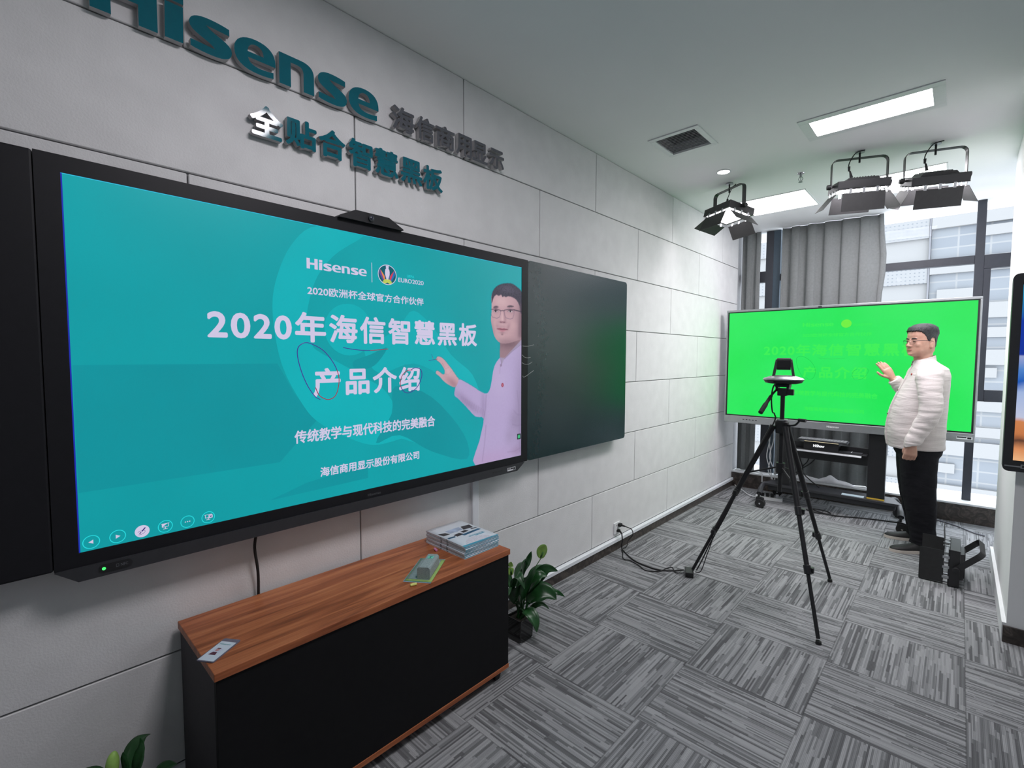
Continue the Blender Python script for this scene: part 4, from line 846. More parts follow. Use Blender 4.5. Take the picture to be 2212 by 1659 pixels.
b.add([G(u, v, 0) for u, v in ((-.017,-.026),(.010,-.026),(.010,.008),(-.017,.008))], [(0,1,2,3)], 0); b.add([G(-.0035+.006*math.cos(a*.4), -.002+.007*math.sin(a*.4), .0001) for a in range(16)], [tuple(range(16))], 1); b.add([G(u, v, .0001) for u, v in ((-.015,-.026),(.008,-.026),(.004,-.012),(-.010,-.012))], [(0,1,2,3)], 2); b.add([G(u, v, .0002) for u, v in ((-.010,.003),(.003,.003),(.002,.007),(-.009,.007))], [(0,1,2,3)], 2)
fit_text(b, 'Hisense', (0,0,1,1), lambda u, v, d: G(-.020+.036*u, .024+.007*v, .0001), 3)
b.build('portrait', [pm('portrait ground', (.55,.58,.70,1), .3), pm('portrait skin', (.55,.28,.28,1), .4), pm('portrait dark', (.10,.03,.05,1), .4), pm('badge teal', (.05,.30,.32,1), .4)], root, recalc=False)

# ================================================================ peace lilies
def leaf_mesh(b, pts, w, fold=.25, roll=0., mi=0, n=12, shape=1.):
    P_ = catmull(pts, n//(len(pts)-1)+1); K = len(P_)-1; m_ = 4; vs = []
    for i, p in enumerate(P_):
        t = i/K; d = (P_[min(i+1, K)]-P_[max(i-1, 0)]).normalized(); side = d.cross(Vector((0,0,1)))
        if side.length < .05: side = d.cross(Vector((1,0,0)))
        side.normalize(); side = Matrix.Rotation(roll, 3, d) @ side; nn = side.cross(d)
        ww = w*(math.sin(PI*min(1, t**.8*.97+.03))**shape)
        for k in range(m_+1):
            s = -1+2*k/m_; vs.append(p+side*ww*s+nn*(abs(s)*ww*fold+.04*ww*math.sin(14*t+3*s)))
    b.add(vs, [(i*(m_+1)+k, i*(m_+1)+k+1, (i+1)*(m_+1)+k+1, (i+1)*(m_+1)+k) for i in range(K) for k in range(m_)], mi)
def lily(label, base, leaves, flowers, ph=.125, pw=.105, bud=False):
    root = thing('potted_peace_lily', label, 'potted plant', (base[0],base[1],0)); x, y = base
    b = MB(); a, c = pw/2*.90, pw/2
    b.loft([[(x-r,y-r,z),(x+r,y-r,z),(x+r,y+r,z),(x-r,y+r,z)] for r, z in ((a,.004),(c,ph),(c-.006,ph),(a-.006,.014))]); b.build('pot', M['pot'], root, bevel=.004)
    b = MB(); b.box((x-c+.008,y-c+.008,ph-.03),(x+c-.008,y+c-.008,ph-.015)); b.build('soil', M['soil'], root)
    for sx in (-1, 1):
        for sy in (-1, 1): b = MB(); b.ell((x+sx*a*.92,y+sy*a*.92,.005), (.006,.006,.005), nu=10, nv=6); b.build('pot_foot', M['chrome'], root, 60)
    for k, (pts, w, roll) in enumerate(leaves):
        b = MB(); o = Vector((x+.015*math.sin(k*2.1), y+.015*math.cos(k*1.7), ph-.02)); p0 = Vector(pts[0])
        b.tube(catmull([o, o.lerp(p0, .5)+Vector((0,0,.03)), p0], 5), [.0035]*10+[.0025], 6, 0); leaf_mesh(b, pts, w, .30, roll)
        b.build('leaf', M['leaf'], root, 180, solid=.0008)
    for pts, w in flowers:
        b = MB(); o = Vector((x, y, ph-.02)); p0 = Vector(pts[0]); b.tube(catmull([o, o.lerp(p0, .6)+Vector((-.008,0,.03)), p0], 6), .0022, 6); b.build('flower_stalk', M['leaf2'], root, 60)
        b = MB()
        if bud: b.tube(catmull(pts, 5), [w*max(.12, math.sin(PI*min(1, (i+.6)/16.2))**.75) for i in range(16)], 14); b.build('spathe', [M['spathe'], M['leaf2']], root, 180); continue
        leaf_mesh(b, pts, w, .35, -.87, 0, 12, .8); b.tube([p0+Vector((.004,-.004,.01)), p0.lerp(Vector(pts[-1]), .5)+Vector((.006,-.006,0))], .0045, 8, 1); b.build('spathe', [M['spathe'], M['leaf2']], root, 180, solid=.0008)
lily('leafy peace lily in square glassy pot on the floor just beyond right end of cabinet', (.248,1.842), [
    ([(.262,1.83,.30),(.292,1.84,.39),(.305,1.85,.44),(.309,1.86,.482)], .026, .5), ([(.30,1.82,.24),(.335,1.81,.32),(.372,1.80,.40),(.388,1.80,.447)], .052, .3),
    ([(.27,1.88,.24),(.31,1.92,.33),(.345,1.95,.372),(.393,1.98,.362)], .032, 1.3), ([(.285,1.85,.20),(.345,1.86,.272),(.400,1.89,.282),(.446,1.90,.255)], .050, .9), ([(.28,1.89,.19),(.33,1.95,.235),(.370,2.0,.232),(.425,2.0,.226)], .018, .9),
    ([(.29,1.82,.17),(.330,1.82,.175),(.368,1.82,.145),(.383,1.82,.092)], .036, .2), ([(.255,1.81,.26),(.262,1.83,.34),(.268,1.84,.40),(.273,1.86,.432)], .026, -.3), ([(.265,1.77,.28),(.290,1.76,.36),(.318,1.755,.385),(.362,1.75,.335)], .030, .4),
    ([(.24,1.80,.20),(.255,1.77,.27),(.26,1.74,.31),(.30,1.70,.30)], .034, .2), ([(.225,1.83,.22),(.19,1.80,.31),(.16,1.79,.35),(.125,1.78,.34)], .034, -.3), ([(.22,1.87,.22),(.17,1.93,.30),(.14,1.98,.33),(.10,2.03,.31)], .036, -.6), ([(.25,1.90,.22),(.24,1.97,.30),(.24,2.04,.32),(.25,2.10,.29)], .036, -.2),
    ([(.29,1.84,.16),(.318,1.83,.215),(.336,1.82,.236),(.352,1.80,.243)], .016, .4), ([(.29,1.85,.15),(.325,1.87,.19),(.350,1.90,.20),(.386,1.92,.175)], .014, .8), ([(.265,1.80,.24),(.295,1.79,.30),(.318,1.79,.34),(.33,1.80,.37)], .040, .1), ([(.28,1.86,.25),(.315,1.88,.32),(.335,1.90,.35),(.36,1.93,.34)], .035, .7)],
    [([(.339,1.90,.438),(.345,1.90,.47),(.357,1.90,.50),(.368,1.90,.522)], .027), ([(.222,1.80,.345),(.216,1.80,.37),(.216,1.80,.395),(.222,1.80,.418)], .019)])
lily('peace lily on the floor by the wall left of the cabinet, mostly cut off below', (.150,.215), [
    ([(.165,.225,.20),(.172,.236,.27),(.172,.245,.32),(.170,.246,.362)], .018, .6), ([(.15,.215,.22),(.152,.212,.27),(.155,.208,.31),(.158,.207,.335)], .010, .3), ([(.17,.25,.18),(.20,.28,.24),(.21,.30,.262),(.225,.325,.262)], .020, .6), ([(.13,.18,.20),(.11,.15,.26),(.10,.12,.28),(.10,.08,.27)], .030, 0.), ([(.17,.19,.20),(.21,.16,.25),(.24,.14,.26),(.28,.12,.24)], .030, .5), ([(.12,.22,.22),(.09,.24,.27),(.07,.26,.29),(.05,.29,.28)], .026, 0.), ([(.18,.22,.18),(.23,.22,.22),(.26,.23,.22),(.30,.24,.19)], .028, .4)],
    [([(.168,.185,.270),(.166,.181,.300),(.164,.183,.330),(.163,.187,.352)], .0165)], bud=True)

# ================================================================ socket, adapter, floor leads
root = thing('wall_socket', 'white wall socket plate above the skirting with two plugs in it', 'socket', (0,3.235,.17))
b = MB(); b.prism(rrect(3.192,.126,3.278,.212,.006), fx, .0002, .009); b.build('socket_plate', M['white'], root, bevel=.002)
b = MB()
for z in (.190,.148):
    for y in (3.222,3.248): b.box((.009,y-.003,z-.006),(.0096,y+.003,z+.006))
b.build('socket_hole', M['black'], root)
root = thing('adapter_lead', 'thin black lead with moulded plug running from wall socket to small adapter box', 'cable', (0.02,3.25,.19)); b = MB()
b.prism(rrect(3.238,.178,3.272,.202,.006), fx, .0100, .030); b.cyl((.030,3.255,.190),(.062,3.262,.186), .009, .005, 12); b.build('plug', M['rubber'], root, bevel=.002)
b = MB(); b.tube(catmull([(.062,3.262,.186),(.095,3.30,.16),(.080,3.345,.10),(.045,3.34,.05),(.060,3.29,.02),(.045,3.245,.006),(.082,3.194,.0045),(.140,3.103,.0045),(.193,3.107,.0045),(.281,3.076,.0045),(.354,3.037,.0045),(.430,3.089,.0045),(.444,3.165,.0045),(.468,3.209,.0045),(.516,3.149,.0045),(.565,3.154,.012)], 7), .0035, 8); b.build('lead', M['rubber'], root, 60)
root = thing('tripod_power_lead', 'thicker black lead curving from lower socket plug across the carpet to the tripod foot', 'cable', (0.02,3.24,.13)); b = MB()
b.prism(rrect(3.226,.138,3.252,.158,.005), fx, .0100, .026); b.cyl((.026,3.239,.148),(.045,3.240,.130), .008, .005, 12); b.build('plug', M['rubber'], root, bevel=.002)
b = MB(); b.tube(catmull([(.045,3.240,.130),(.052,3.236,.08),(.040,3.25,.03),(.060,3.235,.006),(.214,3.127,.0055),(.352,3.099,.0055),(.433,3.112,.0055),(.501,3.166,.0055),(.553,3.205,.014)], 7), .0048, 8); b.build('lead', M['rubber'], root, 60)
root = thing('power_adapter', 'small black power adapter box on the carpet at the left tripod foot', 'adapter', (.60,3.19,0)); Ta = oriented((.598,3.186,.002), (.30,-.60))
b = MB(); b.box((-.052,-.026,0),(.052,.026,.034), 0, Ta); b.build('adapter_case', M['black'], root, bevel=.005, seg=3)
b = MB(); b.tube(catmull([(.625,3.225,.016),(.66,3.235,.03),(.705,3.215,.16),(.735,3.212,.26),(.745,3.213,.34)], 6), .003, 7); b.build('output_lead', M['rubber'], root, 60)

# ================================================================ tripod and the camera on it
HUB = Vector((1.117,3.27,1.085))
root = thing('tripod', 'tall black camera tripod standing on the carpet in front of green display', 'tripod', (HUB.x,HUB.y,0))
feet = [Vector((.604,3.215,.0)), Vector((1.420,2.868,.0)), Vector((1.325,3.735,.0))]
b = MB(); b.cyl(HUB+Vector((0,0,-.055)), HUB+Vector((0,0,.012)), .034, .038, 20); b.cyl(HUB+Vector((0,0,.012)), HUB+Vector((0,0,.022)), .040, .030, 20); b.build('hub', M['blackm'], root, 40)
b = MB(); b.cyl(HUB+Vector((0,0,.022)), HUB+Vector((0,0,.030)), .032, n=20); b.build('collar', M['silver'], root, 40)
b = MB(); b.cyl(HUB+Vector((0,0,-.42)), HUB+Vector((0,0,.175)), .0125, n=16); b.build('center_column', M['blackm'], root, 40)
b = MB(); b.cyl(HUB+Vector((0,0,-.30)), HUB+Vector((0,0,-.24)), .026, n=16); b.build('brace_collar', M['blackm'], root, 40)
for k, f in enumerate(feet):
    d0 = Vector((f.x-HUB.x, f.y-HUB.y, 0)).normalized(); top = HUB+d0*.045+Vector((0,0,-.012)); bot = f+Vector((0,0,.016)); ax = (bot-top); L_ = ax.length; u = ax.normalized()
    b = MB(); p1 = top+u*L_*.43; p2 = top+u*L_*.70
    b.tube([top, top+u*.05, p1], [.018,.0165,.0155], 12); b.tube([p1, p2], .0125, 12); b.tube([p2, bot-u*.01], .0098, 12); leg = b.build('leg', M['blackm'], root, 50)
    for p in (p1, p2):
        b = MB(); b.cyl(p-u*.026, p+u*.022, .0185, n=12); q = p+Vector((0,0,1)).cross(u).normalized()*.022; b.cbox(tuple(q), (.022,.022,.030)); b.build('leg_clamp', M['black'], leg, 40, bevel=.002)
    b = MB(); b.cyl(f+Vector((0,0,.0)), bot, .015, .013, 14); b.build('rubber_foot', M['rubber'], leg, 40)
    b = MB(); a_ = HUB+Vector((0,0,-.27))+d0*.022; e_ = top+u*L_*.30; b.tube([a_, e_], .0055, 8); b.build('brace_strut', M['blackm'], root, 60)
b = MB(); b.tube(catmull([HUB+Vector((.030,-.010,-.006)), HUB+Vector((.075,-.025,.002)), HUB+Vector((.100,-.032,.030))], 4), .006, 8); b.cyl(HUB+Vector((.095,-.030,.036)), HUB+Vector((.135,-.040,.036)), .010, n=10); b.build('crank', M['black'], root, 50)
HD = HUB+Vector((0,0,.175))
b = MB(); b.cbox(tuple(HD+Vector((0,0,.022))), (.052,.052,.045)); b.cbox(tuple(HD+Vector((.038,-.005,.022))), (.045,.026,.036)); b.cbox(tuple(HD+Vector((0,0,.062))), (.080,.055,.020)); b.cbox(tuple(HD+Vector((-.030,0,.050))), (.014,.05,.05)); b.cbox(tuple(HD+Vector((.030,0,.050))), (.014,.05,.03)); b.build('pan_head', M['black'], root, bevel=.004)
b = MB(); h0 = HD+Vector((-.030,-.025,.035)); b.tube(catmull([h0, h0+Vector((-.014,-.04,-.03)), h0+Vector((-.026,-.10,-.075)), h0+Vector((-.040,-.165,-.130))], 5), [.006]*6+[.010]*5+[.0135]*5, 10); b.build('pan_handle', M['rubber'], root, 50)
# PTZ camera
PC = HD+Vector((0,0,.073)); root = thing('video_camera', 'black and silver remote-controlled camera seen from behind on top of the tripod', 'camera', tuple(PC))
TP = Matrix.Translation(PC) @ Matrix.Rotation(R(12), 4, 'Z')
b = MB(); n = 32
def se(rx, ry, z, p=2.6): return [TP @ Vector((rx*math.copysign(abs(math.cos(2*PI*i/n))**(2/p), math.cos(2*PI*i/n)), ry*math.copysign(abs(math.sin(2*PI*i/n))**(2/p), math.sin(2*PI*i/n)), z)) for i in range(n)]
b.loft([se(.072,.062,.0), se(.098,.080,.006), se(.108,.086,.022)], 0); b.build('base_underside', M['black'], root, 50)
b = MB(); b.loft([se(.108,.086,.022), se(.112,.088,.027), se(.104,.083,.034), se(.070,.066,.046), se(.056,.056,.050)], 0); b.build('base_shell', M['silver'], root, 50)
for s in (-1, 1):
    b = MB(); b.prism([(-.040,.046),(.040,.046),(.030,.130),(.022,.148),(-.022,.148),(-.030,.130)], lambda u, v, d: TP @ Vector((s*(d-.16*(v-.046)), u, v)), .046, .060); b.build('yoke_arm', M['dgrey'], root, bevel=.003)
b = MB(); b.prism(rrect(-.036,.084,.036,.156,.014), lambda u, v, d: TP @ Vector((d, u, v)), -.036, .036); b.cyl(TP @ Vector((0,.036,.122)), TP @ Vector((0,.052,.122)), .026, .024, 20, 0); b.build('camera_head', M['black'], root, bevel=.006, seg=3)
b = MB(); b.cyl(TP @ Vector((0,.052,.122)), TP @ Vector((0,.054,.122)), .019, n=20); b.build('lens', pm('lens glass 2', (.02,.02,.03,1), .05), root, 40)
b = MB(); b.box((-.070,-.0835,.010),(-.050,-.080,.018), 0, TP); b.build('port', M['dgrey'], root)
b = MB(); b.tube(catmull([TP @ Vector((-.030,-.070,.012)), TP @ Vector((-.050,-.085,-.02)), HD+Vector((-.055,-.03,-.02)), HD+Vector((-.050,-.02,-.10)), HUB+Vector((-.035,-.03,.06)), HUB+Vector((-.045,-.025,-.01)), HUB+Vector((-.20,-.035,-.34)), HUB+Vector((-.235,-.03,-.45)), HUB+Vector((-.30,-.03,-.62)), HUB+Vector((-.395,-.045,-.84)), HUB+Vector((-.445,-.05,-.97)), HUB+Vector((-.475,-.065,-1.045))], 6), .0042, 8); tag(b.build('camera_cable', M['rubber'], None, 60), 'black cable running from the tripod camera down along the left leg', 'cable')

# ================================================================ cart with the green display
AG = .036; TG = Matrix.Translation((.0943,5.3199,.8897)) @ Matrix.Rotation(AG, 4, 'Z')     # screen frame: x along, z up, -y toward the room
fg = lambda u, v, d: tuple(TG @ Vector((u, -d, v)))
GW, GH = 1.895, 1.066
root = thing('interactive_display', 'big grey framed flat panel display glowing plain green, standing on cart behind the man', 'display', (1.04,5.36,.8897))
b = MB(); b.box((-.026,.004,-.085),(GW+.026,.075,GH+.030), 0, TG)
for lo, hi in (((-.026,-.010,GH+.008),(GW+.026,.004,GH+.030)), ((-.026,-.010,-.085),(GW+.026,.004,-.012)), ((-.026,-.010,-.012),(-.012,.004,GH+.008)), ((GW+.012,-.010,-.012),(GW+.026,.004,GH+.008))): b.box(lo, hi, 0, TG)
b.build('display_case', M['silver'], root, bevel=.004)
b = MB()
for lo, hi in (((-.012,-.004,GH),(GW+.012,.003,GH+.008)), ((-.012,-.004,-.012),(GW+.012,.003,0)), ((-.012,-.004,0),(0,.003,GH)), ((GW,-.004,0),(GW+.012,.003,GH))): b.box(lo, hi, 0, TG)
b.build('inner_bezel', M['black'], root)
def green_mat():
    m, nt, b_ = new_mat('green screen'); L = nt.links.new; b_.inputs['Base Color'].default_value = (.008,.008,.008,1); b_.inputs['Roughness'].default_value = .3; b_.inputs['Specular IOR Level'].default_value = .3
    tc = N(nt, 'ShaderNodeTexCoord'); no = N(nt, 'ShaderNodeTexNoise'); no.inputs['Scale'].default_value = 2.2; no.inputs['Detail'].default_value = 5; L(tc.outputs['Object'], no.inputs['Vector'])
    L(ramp(nt, no.outputs['Fac'], [(.3, srgb(24,228,84)), (.7, srgb(42,234,98))]), b_.inputs['Emission Color']); b_.inputs['Emission Strength'].default_value = 1.
    return m
b = MB(); b.quad(fg(0,0,0),fg(GW,0,0),fg(GW,GH,0),fg(0,GH,0)); scr = b.build('screen', green_mat(), root, recalc=False)
g_ghost = em('green ghost lettering', srgb(57,238,84)); g_line = em('green ghost pen', srgb(22,196,74)); g_y = em('green ghost yellow', srgb(110,238,60))
yz = lambda y, z: ((y-.1392)/1.895*GW, (z-.927)/1.066*GH)
def ghost(kind, s, bx, bold, sp=1., mi=0):
    b = MB(); (a, c), (e, f) = yz(bx[0], bx[1]), yz(bx[2], bx[3]); b_ = (a, c, e, f)
    if kind == 'brand': brand(b, a, c, e-a, fg, .001, None, 0, f-c)
    else: fit_text(b, s, b_, fg, 0, bold, sp, (.001,.001))
    b.build('ghost_text', g_ghost, scr, recalc=False)
ghost('brand', '', (.815,1.8245,1.067,1.864), 0); ghost('t', '2020欧洲杯全球官方合作伙伴', (.816,1.7255,1.357,1.7605), .015); ghost('t', '2020年海信智慧黑板', (.479,1.544,1.692,1.659), .03, 1.14); ghost('t', '产品介绍', (.830,1.333,1.332,1.4465), .03, 1.16); ghost('t', '传统教学与现代科技的完美融合', (.755,1.160,1.4185,1.211), .02); ghost('t', '海信商用显示股份有限公司', (.852,1.016,1.325,1.055), .015); ghost('t', 'EURO2020', (1.221,1.8195,1.357,1.8385), 0.)
b = MB(); cx, cy = yz(1.165,1.843); b.add([fg(cx+.040*math.cos(i*.3), cy+.038*math.sin(i*.3), .001) for i in range(21)], [tuple(range(21))], 0); b.build('ghost_badge', g_y, scr, recalc=False)
for pts in ([(.857,1.323),(.836,1.337),(.809,1.378),(.787,1.431),(.773,1.489),(.776,1.525),(.802,1.543),(.834,1.536),(.878,1.51),(.919,1.456),(.936,1.4),(.923,1.34),(.891,1.321),(.855,1.338)], [(.956,1.527),(1.013,1.519),(1.077,1.517),(1.164,1.524)], [(1.285,1.433),(1.308,1.44),(1.338,1.429),(1.34,1.394),(1.314,1.35),(1.273,1.328),(1.243,1.335),(1.225,1.366),(1.233,1.403),(1.259,1.427)]):
    b = MB(); b.tube([fg(*yz(p[0], p[1]), .0012) for p in catmull([(u, v, 0) for u, v in pts], 5)], .0014, 5); b.build('ghost_pen_stroke', g_line, scr, recalc=False)
b = MB(); brand(b, .905, -.058, .098, fg, .0106, None, 0, .018); b.build('brand_mark', M['white'], root)
b = MB(); b.box((.80,-.0115,GH+.012),(.83,-.0098,GH+.022), 0, TG); b.build('sensor_window', M['black'], root)
b = MB(); [b.box((.16+k*.030,-.0110,-.050),(.178+k*.030,-.0098,-.043), 0, TG) for k in range(5)]; b.build('key', M['black'], root)
b = MB(); b.box((GW-.085,-.0112,-.062),(GW+.010,-.0098,-.040), 0, TG); b.box((GW-.083,-.0114,-.052),(GW-.025,-.0110,-.042), 1, TG); b.box((GW-.020,-.0114,-.058),(GW+.004,-.0110,-.043), 1, TG); b.build('rating_label', [M['paper'], M['black']], root)
# mobile stand
root = thing('display_cart', 'black wheeled stand carrying the green display, wide base with shelf between columns', 'stand', (1.02,5.45,0))
for x0, x1 in ((.583,.690), (1.319,1.450)):
    b = MB(); b.box((x0,5.405,.20),(x1,5.470,.800)); b.box((x0,5.462,.60),(x1,5.520,1.30)); b.build('column', M['black'], root, bevel=.004)
b = MB(); b.box((.56,5.470,.95),(1.48,5.50,1.02)); b.box((.56,5.470,1.45),(1.48,5.50,1.52)); b.box((.583,5.468,.9),(.69,5.5,1.55)); b.box((1.319,5.468,.9),(1.45,5.5,1.55)); b.build('mounting_bracket', M['black'], root)
b = MB(); b.box((1.322,5.40,.200),(1.451,5.412,.214)); b.build('reflective_strip', pm('yellow strip', (.75,.50,.06,1), .5), root)
b = MB(); b.add([(.44,5.36,.178),(1.58,5.36,.178),(1.50,5.60,.178),(.52,5.60,.178),(.44,5.36,.202),(1.58,5.36,.202),(1.50,5.60,.202),(.52,5.60,.202)], [(3,2,1,0),(4,5,6,7),(0,1,5,4),(1,2,6,5),(2,3,7,6),(3,0,4,7)]); b.box((.50,5.39,.13),(1.53,5.47,.178)); b.build('base_plate', M['dgrey'], root, bevel=.003)
castors = [((.46,5.40),(.485,5.135)), ((1.56,5.40),(1.585,5.185)), ((.52,5.60),(.50,5.70)), ((1.49,5.60),(1.525,5.70))]
for (ax_, ay), (cx, cy) in castors:
    b = MB(); b.tube(catmull([(ax_+(.04 if ax_ < 1 else -.04),ay+(.05 if cy < ay else -.05),.180), (ax_,ay,.180), ((ax_*.4+cx*.6),(ay*.4+cy*.6),.172), (cx,cy+(.01 if cy < ay else -.01),.135)], 5), [.022]*11+[.024]*5, 12); arm = b.build('foot_arm', M['dgrey'], root, 60)
    b = MB(); b.cyl((cx,cy,.102),(cx,cy,.135), .010, n=10); b.prism([(-.036,.055),(.036,.055),(.03,.098),(-.03,.106)], lambda u, v, d: (cx+u+.012, cy+d, v), -.024, .024); b.build('castor_fork', M['black'], root, 40, bevel=.002)
    b = MB(); b.cyl((cx+.015,cy-.026,.044),(cx+.015,cy+.026,.044), .044, n=28); w_ = b.build('castor_wheel', M['rubber'], root, 40, bevel=.004)
    b = MB(); b.cyl((cx+.015,cy-.0275,.044),(cx+.015,cy+.0275,.044), .0085, n=12); b.build('axle_cap', M['chrome'], w_, 40)
b = MB(); b.box((.690,5.30,.600),(1.322,5.50,.612)); b.box((.690,5.41,.590),(1.319,5.43,.660)); b.box((.690,5.41,.545),(.72,5.43,.62)); b.box((.69,5.405,.50),(1.319,5.43,.600)); b.build('shelf', M['black'], root, bevel=.002)
b = MB(); b.prism([(5.262,.590),(5.300,.590),(5.300,.606),(5.270,.606)], lambda u, v, d: (d, u, v), .722, 1.285); b.build('shelf_edge', M['silver'], root, bevel=.003)
b = MB(); b.box((1.10,5.31,.612),(1.285,5.40,.620)); b.box((1.20,5.315,.620),(1.204,5.395,.621), 1); b.build('pen_tray', [M['dgrey'], M['paper']], root)
# on the shelf
root = thing('set_top_box', 'black set-top box with white lettering on the cart shelf under the keyboard', 'media box', (.97,5.36,.6125))
b = MB(); b.box((.825,5.30,.6135),(1.108,5.46,.6935)); b.build('box_case', M['black'], root, bevel=.004)
b = MB(); fit_text(b, 'HiShow', (.905,.640,.995,.665), lambda u, v, d: (u, 5.2985, v), 0, .02, 1., (0,0)); b.build('lettering', glow('emissive lettering', (.75,.78,.82,1), .55), root)  # emission added so the white letters read bright
b = MB(); b.box((.830,5.298,.6885),(1.106,5.306,.6945)); b.build('light_edge', glow('lit cream edge', (.95,.80,.48,1), .75), root)
root = thing('keyboard', 'slim grey computer keyboard lying on top of the black set-top box', 'keyboard', (.97,5.37,.694))
b = MB(); b.box((.775,5.275,.6955),(1.175,5.405,.7100)); b.build('keyboard_tray', M['dgrey'], root, bevel=.003)
b = MB()
for r_ in range(5):
    for c_ in range(15): b.box((.784+c_*.0256,5.283+r_*.0236,.7100),(.806+c_*.0256,5.302+r_*.0236,.7150))
b.build('keys', pm('key caps', (.28,.29,.31,1), .5), root)
for pts, lab in (([(.745,5.42,.598),(.765,5.44,.50),(.790,5.46,.40),(.790,5.48,.31),(.80,5.50,.206)], 'black cable hanging below the cart shelf, leftmost'), ([(.86,5.43,.548),(.83,5.45,.46),(.79,5.47,.40),(.80,5.49,.32),(.93,5.51,.206)], 'black cable hanging below the cart shelf, crossing to the right'), ([(.93,5.43,.548),(.86,5.46,.45),(.775,5.48,.375),(.755,5.50,.35),(.775,5.52,.28),(.785,5.53,.206)], 'black cable hanging below the cart shelf, knotted in the middle')):
    b = MB(); b.tube(catmull(pts, 7), .0055, 8); tag(b.build('hanging_cable', M['rubber'], None, 60), lab, 'cable', 'cables under the cart shelf')
for k, (x, dx) in enumerate(((.46,.015), (.475,-.01), (.492,.02))):
    b = MB(); b.tube(catmull([(x,5.40+.09,.86),(x+dx,5.50,.65),(x-dx,5.515,.45),(x+dx*1.5,5.53,.30),(x+.03,5.54,.206)], 7), .005, 8); tag(b.build('white_cable', pm('white cable %d' % k, (.55,.56,.58,1), .5), None, 60), ['white cable hanging behind left tripod leg beneath the display, left one', 'white cable hanging behind left tripod leg beneath the display, middle one', 'white cable hanging behind left tripod leg beneath the display, right one'][k], 'cable', 'white cables under the display')
root = thing('power_strip', 'white power strip with black plugs lying on carpet under the cart', 'power strip', (.50,5.42,0)); Ts = oriented((.490,5.475,.0005), (.97,.20))
b = MB(); b.prism(rrect(-.125,-.030,.125,.030,.010), lambda u, v, d: Ts @ Vector((u, v, d)), 0, .032); b.build('strip_body', M['white'], root, bevel=.004)
for k in range(4): b = MB(); b.cbox((-.060+k*.045,0,.050), (.030,.034,.035), 0, Ts); b.build('plug', M['rubber'] if k < 3 else M['silver'], root, bevel=.005)
b = MB(); b.tube(catmull([(.040,5.835,.040),(.05,5.79,.008),(.16,5.66,.008),(.26,5.52,.008),(.33,5.455,.012),(.368,5.45,.016)], 6), .0055, 8); tag(b.build('white_floor_cable', M['white'], None, 60), 'white cable curving over the carpet from the wall corner to the power strip', 'cable')
b = MB(); b.tube(catmull([(.03,5.835,.187),(.10,5.845,.187),(.20,5.85,.187),(.30,5.85,.188),(.325,5.815,.188),(.330,5.795,.16),(.335,5.785,.06),(.335,5.78,.008)], 6), .0055, 8); tag(b.build('white_sill_cable', M['white'], None, 60), 'white cable lying on the marble curb behind the tripod, dropping over its edge', 'cable')
b = MB(); b.tube(catmull([(.86,5.34,.010),(.95,5.30,.010),(1.06,5.34,.010),(1.0,5.42,.010),(.90,5.38,.014),(.98,5.31,.017),(1.10,5.32,.008),(1.25,5.40,.006),(1.40,5.46,.006),(1.55,5.50,.006)], 7), .0058, 8); tag(b.build('floor_cable', M['rubber'], None, 60), 'coiled black cable lying on carpet in the shade beneath the cart', 'cable')
b = MB(); b.tube(catmull([(1.70,5.845,.007),(1.82,5.825,.007),(1.94,5.74,.007),(2.04,5.62,.007),(2.11,5.58,.007)], 7), .0055, 8); tag(b.build('curb_cable', pm('grey cable', (.16,.16,.19,1), .6), None, 60), 'grey cable lying along the foot of the marble curb by the white pillar', 'cable')
# crumpled white sheets tucked below the curtain on the sill
b = MB(); n = 40; m_ = 10; vs = []; Sx = .62
for j in range(m_+1):
    for i in range(n+1):
        s, t = i/n, j/m_; env = (math.sin(PI*min(1, s*1.02))**.4 if 0 < s < 1 else 0)*math.sin(PI*t)**.7 if 0 < t < 1 else 0
        z = .183+(.050+.030*math.exp(-((s-.12)/.08)**2)+.038*math.exp(-((s-.62)/.07)**2)-.020*math.exp(-((s-.4)/.1)**2)+.012*noise.noise(Vector((s*14,t*6,0))))*env
        x = Sx+.55*s; vs.append((x, YWL(x)-.002+.045*t, z))
b.add(vs, [(j*(n+1)+i, j*(n+1)+i+1, (j+1)*(n+1)+i+1, (j+1)*(n+1)+i) for j in range(m_) for i in range(n)])
tag(b.build('white_sheets', pm('white sheet', (.88,.88,.92,1), .5), None, 180, solid=.001), 'crumpled white sheets tucked below the curtain on the window sill behind the cart', 'sheets')
b = MB(); Tn = oriented((1.215,5.415,.203), (1,.03)); b.box((-.085,-.035,0),(.085,.035,.003), 0, Tn); tag(b.build('paper_note', pm('pale note', (.50,.60,.66,1), .6)), 'pale sheet of paper lying on cart base beside the right column', 'paper')

